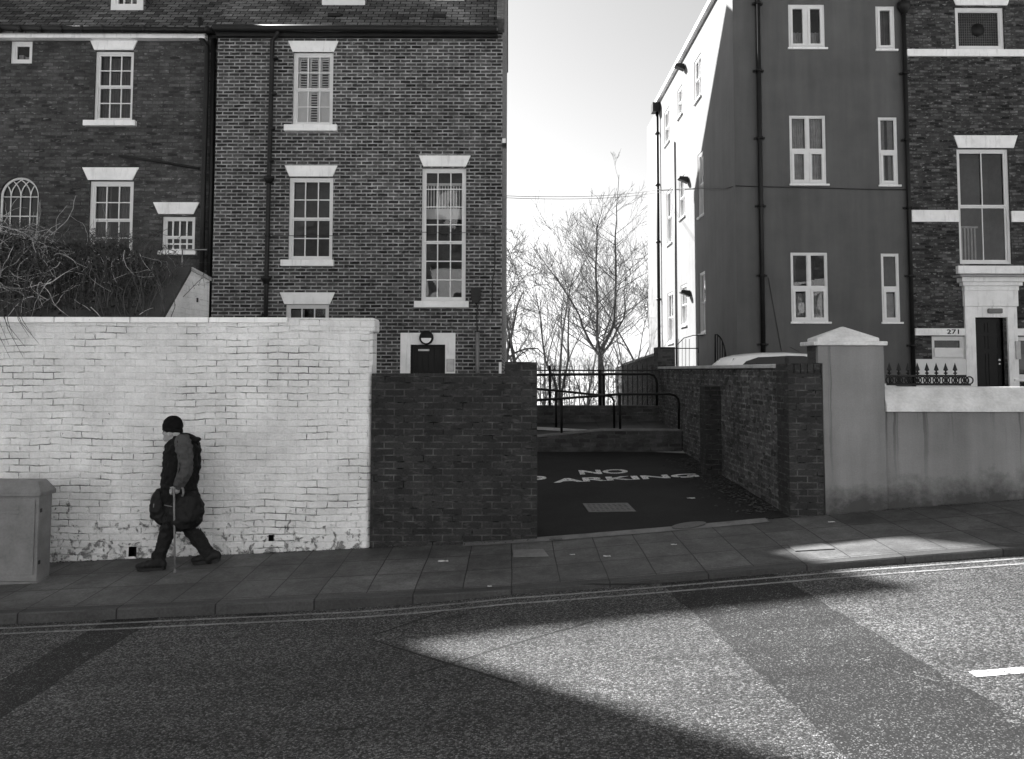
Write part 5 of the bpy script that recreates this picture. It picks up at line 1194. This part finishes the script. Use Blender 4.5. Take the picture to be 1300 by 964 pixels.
caps(mb, hd + Vector((.02, 0, -.05)), neck, .055, .06); caps(mb, neck, pp(300, 330), .09, .15); caps(mb, pp(300, 330), hip, .15, .14)
caps(mb, shN, elN, .055, .043); caps(mb, elN, wrN, .042, .028); caps(mb, shF, elF, .055, .043); caps(mb, elF, wrF, .042, .028)
for (h_, k_, a_) in ((hipF, knF, anF), (hipB, knB, anB)): caps(mb, h_, k_, .085, .055); caps(mb, k_, a_, .053, .036)
# near hand: palm, fingers curled round the cane handle, thumb
pl = pp(268, 478, -.205); caps(mb, wrN, pl, .027, .033, n=8)
body = mb.build('body', skin, PE); remesh(body, .0085, 3)
def hand(c0, dirx, name):
    mb = MB(); mb.ball(c0, (.042, .018, .034), 10)
    for i, (l1, dz) in enumerate(((.030, .020), (.034, .008), (.032, -.005), (.025, -.017))):
        r0 = c0 + Vector((-.030 * 1, -.014, dz)); r1 = r0 + Vector((-l1 * .6, -.018, -.006)); r2 = r1 + Vector((-.006, .024, -.012)); r3 = r2 + Vector((.016, .010, -.004))
        mb.tube([r0, r1, r2, r3], [.0095, .009, .0085, .007], 7); mb.ball(r3, .007, 6); mb.ball(r1, .0095, 6)
    t0 = c0 + Vector((.0, -.012, .024)); t1 = t0 + Vector((-.026, -.014, .014)); t2 = t1 + Vector((-.022, -.002, -.004)); mb.tube([t0, t1, t2], [.012, .0105, .008], 7); mb.ball(t2, .008, 6)
    o = mb.build(name, skin, PE); return o
hand(pl, 1, 'hand'); plF = pp(205, 492, .17); hand(plF, 1, 'hand')
# eyes
for sg in (-1, 1): mb = MB(); mb.ball(hd + Vector((-.078, sg * .03, .0)), .0105, 8); mb.build('eye', M['door_black'], PE)
# coat torso
def loft(mb, rows, dy, n=20):      # rows: (zy, left zx, right zx, half thickness) in crop coordinates
    vs = []
    for (zy, xl, xr, ry) in rows:
        a_, b_ = pp(xl, zy, dy), pp(xr, zy, dy); c_ = (a_ + b_) / 2; rx = abs(b_.x - a_.x) / 2
        for j in range(n): t = 2 * math.pi * j / n; vs.append(c_ + Vector((rx * math.cos(t), ry * math.sin(t), 0)))
    m_ = len(rows); mb.mesh(vs, [(i*n+j, (i+1)*n+j, (i+1)*n+(j+1) % n, i*n+(j+1) % n) for i in range(m_-1) for j in range(n)] + [tuple(range(n)), tuple(range((m_-1)*n+n-1, (m_-1)*n-1, -1))], 0, True)
mb = MB()
loft(mb, [(186, 262, 338, .08), (205, 240, 362, .15), (230, 222, 385, .20), (270, 214, 393, .215), (340, 206, 393, .215), (400, 200, 383, .21), (450, 196, 376, .205), (520, 200, 384, .20), (590, 212, 390, .19), (640, 225, 380, .17), (668, 240, 365, .15)], 0)
caps(mb, pp(262, 210), pp(252, 250), .05, .06)
coat = mb.build('coat', cloth, PE); remesh(coat, .012, 3, (.07, .05))
mb = MB(); mb.ball(pp(325, 205), (.10, .10, .05), 14); mb.ball(pp(368, 208), (.06, .085, .035), 12); mb.mesh([pp(345, 190, -.05), pp(345, 190, .05), pp(400, 192), pp(385, 240, 0), pp(350, 240, -.07), pp(350, 240, .07)], [(0,1,2), (0,2,3,4), (1,5,3,2), (4,3,5)])
caps(mb, pp(290, 190), pp(345, 205), .05, .06); hood = mb.build('hood', cloth, coat); remesh(hood, .011, 3, (.06, .02))
# sleeves
mb = MB(); P_ = [(303, 218, -.17, .085), (310, 260, -.21, .084), (318, 310, -.235, .078), (319, 350, -.245, .073), (315, 380, -.245, .071), (300, 412, -.235, .066), (286, 438, -.22, .058), (279, 452, -.21, .046)]
for a_, b_ in zip(P_, P_[1:]): caps(mb, pp(*a_[:3]), pp(*b_[:3]), a_[3], b_[3])
slv = mb.build('sleeve', sleeve, PE); slv['label'] = 'grey sleeve of the near arm'; remesh(slv, .009, 2, (.04, .032))
mb = MB(); mb.tube([pp(275, 212, -.24), pp(283, 270, -.285), pp(290, 350, -.305), pp(268, 425, -.27)], .006, 6); mb.build('piping', cloth, slv)
mb = MB(); caps(mb, shF, elF, .075, .068); caps(mb, elF, wrF, .066, .052); o = mb.build('sleeve', cloth, PE); remesh(o, .012, 3, (.05, .02))
# beanie and hair
mb = MB(); rt = Matrix.Rotation(R(8), 3, 'Y'); mb.ball(pp(250, 130), (.108, .098, .108), 18, rot=rt); mb.tube([pp(248, 162), pp(250, 150)], [.108, .108], 20)
bn = mb.build('beanie', wool, PE); remesh(bn, .009, 3, (.03, .012))
mb = MB(); mb.ball(hd + Vector((.05, 0, -.03)), (.05, .074, .04), 12); mb.ball(hd + Vector((.0, -.066, -.02)), (.03, .012, .03), 8); mb.build('hair', hairm, PE)
# trousers
mb = MB(); mb.ball(hip + Vector((0, 0, -.02)), (.14, .17, .13), 14)
caps(mb, hipF, pp(225, 690, -.08), .11, .085); caps(mb, pp(225, 690, -.08), pp(205, 750, -.08), .085, .072); caps(mb, pp(205, 750, -.08), pp(182, 822, -.08), .072, .066); caps(mb, pp(172, 822, -.08), pp(188, 826, -.08), .062, .06)
caps(mb, hipB, pp(352, 690, .08), .12, .085); caps(mb, pp(352, 690, .08), pp(398, 752, .08), .085, .078); caps(mb, pp(398, 752, .08), pp(436, 812, .09), .076, .07)
o = mb.build('trousers', jean, PE); remesh(o, .010, 2, (.05, .035))
# boots
def bootm(heel, toe, ank, dy):
    heel, toe = Vector(heel), Vector(toe); mb = MB(); d = (toe - heel); L = d.length; u_ = d.normalized(); up_ = Vector((0, -1, 0)).cross(u_); up_ = up_ if up_.z > 0 else -up_
    for t, h_, w_, hh in ((.08, .055, .044, .055), (.2, .065, .048, .065), (.4, .062, .046, .062), (.6, .052, .050, .052), (.8, .044, .052, .044), (.93, .038, .044, .037)):
        mb.ball(heel + d * t + up_ * h_, (.05, w_, hh), 12)
    caps(mb, heel + d * .22 + up_ * .07, ank, .060, .062); o = mb.build('boot', boot, PE); remesh(o, .009, 3)
    s_ = MB(); s_v = []
    for sg in (-1, 1):
        s_v.append([heel + d * t + Vector((0, sg * w_, 0)) for t, w_ in ((-.02, .03), (.1, .042), (.4, .04), (.7, .052), (.92, .042), (1.02, .02))])
    ring_ = s_v[0] + s_v[1][::-1]; n = len(ring_); lo = [p - up_ * .004 for p in ring_]; hi = [p + up_ * .024 for p in ring_]
    s_.mesh(lo + hi, [tuple(range(n)), tuple(range(n, 2*n))] + [(i, (i+1) % n, (i+1) % n + n, i + n) for i in range(n)]); s_.build('sole', M['pvc'], o)
h1 = pp(205, 908, -.08); t1 = pp(66, 893, -.08); h1.z = pav(h1.x, YP - .08) + .006; t1.z = pav(t1.x, YP - .08) + .012
bootm(h1, t1, pp(180, 842, -.08), -.08)
h2 = pp(498, 885, .09); t2 = pp(362, 905, .09); t2.z = pav(t2.x, YP + .09) + .006; h2.z = t2.z + .035
bootm(h2, t2, pp(446, 838, .09), .09)
# stick
st0, st1 = pp(257, 474, -.235), pp(262, 918, -.235); st1.z = pav(st1.x, YP - .235) + .004
SK = thing('walking_stick', st1, 'pale crook handled walking stick held by the walker', 'walking stick')
mb = MB(); hk = [st0 + Vector((0, 0, .0)), st0 + Vector((.008, 0, .022)), st0 + Vector((.03, .004, .036)), st0 + Vector((.062, .01, .034)), st0 + Vector((.088, .012, .012)), st0 + Vector((.095, .012, -.03)), st0 + Vector((.085, .01, -.07))]
mb.tube([st1 + Vector((0, 0, .03)), st1.lerp(st0, .5)] + hk, [.010, .0105] + [.0115] * 7, 8); mb.build('shaft', wood, SK)
mb = MB(); mb.tube([st1, st1 + Vector((0, 0, .04))], [.016, .012], 8); mb.build('ferrule', M['cab'], SK)
# bag: soft holdall slung in front, bulging both ways
BG = thing('shoulder_bag', pp(270, 690), 'bulky black soft holdall hanging at the walkers hip', 'bag')
mb = MB(); 
loft(mb, [(478, 262, 372, .08), (500, 248, 396, .12), (545, 236, 409, .14), (600, 224, 415, .15), (640, 218, 406, .15), (670, 238, 380, .12), (690, 268, 330, .07)], -.10)
loft(mb, [(462, 172, 205, .07), (500, 146, 222, .11), (560, 134, 240, .13), (608, 133, 245, .13), (636, 160, 245, .11), (656, 190, 245, .07)], -.02)
o = mb.build('bag_body', bagm, BG); remesh(o, .012, 3, (.07, .045))
mb = MB(); mb.tube([pp(258, 240, -.17), pp(262, 300, -.2), pp(258, 400, -.2), pp(262, 520, -.2)], .013, 6); mb.build('strap', bagm, BG)
mb = MB(); mb.tube([pp(205, 555, -.16), pp(230, 560, -.2), pp(275, 568, -.225)], .005, 5); mb.ball(pp(150, 560, -.13), (.008, .012, .03), 8); mb.build('zip', M['cab'], BG)

# ================================================================== OUT OF FRAME: houses that shade and mirror the street
def plain_house(x0, x1, y0, y1, zg, ze, zr, label, mat, face=1, wins=True):
    H = thing('terrace_house', ((x0 + x1) / 2, (y0 + y1) / 2, zg), label, 'house', 'terrace houses out of view'); ym = (y0 + y1) / 2
    mb = MB(); mb.box(x0, x1, y0, y1, zg - 1, ze)
    for x in (x0, x1): mb.face([(x, y0, ze), (x, y1, ze), (x, ym, zr)])
    mb.build('wall', mat, H); mb = MB(); roof_gable(mb, x0 - .1, x1 + .1, y0 - .2, ze + .02, ym, zr + .15, y1 + .2, ze + .02); mb.build('roof', M['slate'], H)
    mb = MB(); mb.box(x0 + .2, x0 + 1.1, ym - .9, ym + .9, ze, zr + 1.2); mb.build('unseen_chimney', mat, H)
    if wins:
        y = y1 if face > 0 else y0; n = int((x1 - x0) / 2.6)
        for i in range(n):
            for z in (zg + 1.2, zg + 4.2):
                xx = x0 + 1.2 + i * 2.6; wb = WB(lambda u, w_, d: (u, y + .01 * face + d * -face, w_)); ring(wb, xx, xx + 1.1, z, z + 1.7, .08, -.06, .0); wb.bx(xx + .08, xx + 1.02, z + .8, z + .87, -.05, 0); o = wb.build('window', M['frame'], H)
                g = WB(lambda u, w_, d: (u, y + .02 * face + d, w_)); g.q(xx + .08, xx + 1.02, z + .08, z + 1.62, 0); g.build('pane', M['door_black'], o)
plain_house(-15, -4, -13, -4.5, -.4, 6.2, 9.5, 'pale rendered terrace house opposite the white wall', M['stucco_white'])
plain_house(-4, 7, -13.4, -4.6, 0, 6.8, 10.2, 'pale rendered terrace house opposite the driveway', M['stucco_white'])
plain_house(7.0, 18, -13, -4.5, .6, 7.2, 10.5, 'pale rendered terrace house opposite the stained wall', M['stucco_white'])
NB = []
plain_house(-34, -15.35, 21.02, 29.4, -.5, 14.0, 20.25, 'tall brick house added out of view to shade the road', M['brick_left'], -1, False)  # unseen gabled caster, put in for the upper edge of the road shadow
mb = MB(); mb.box(-34, -15.5, 17, 21, -2, 23.5)
H = thing('shadowcaster', (-24, 19, -1), 'tall flat roofed brick tenement added out of view to shade the road on the left', 'building'); mb.build('wall', M['brick_mid'], H)  # unseen block put in to shade the left part of the road
mb = MB(); mb.box(-34.2, -15.45, 16.8, 21.01, 23.5, 23.8); mb.build('parapet', M['stone'], H)
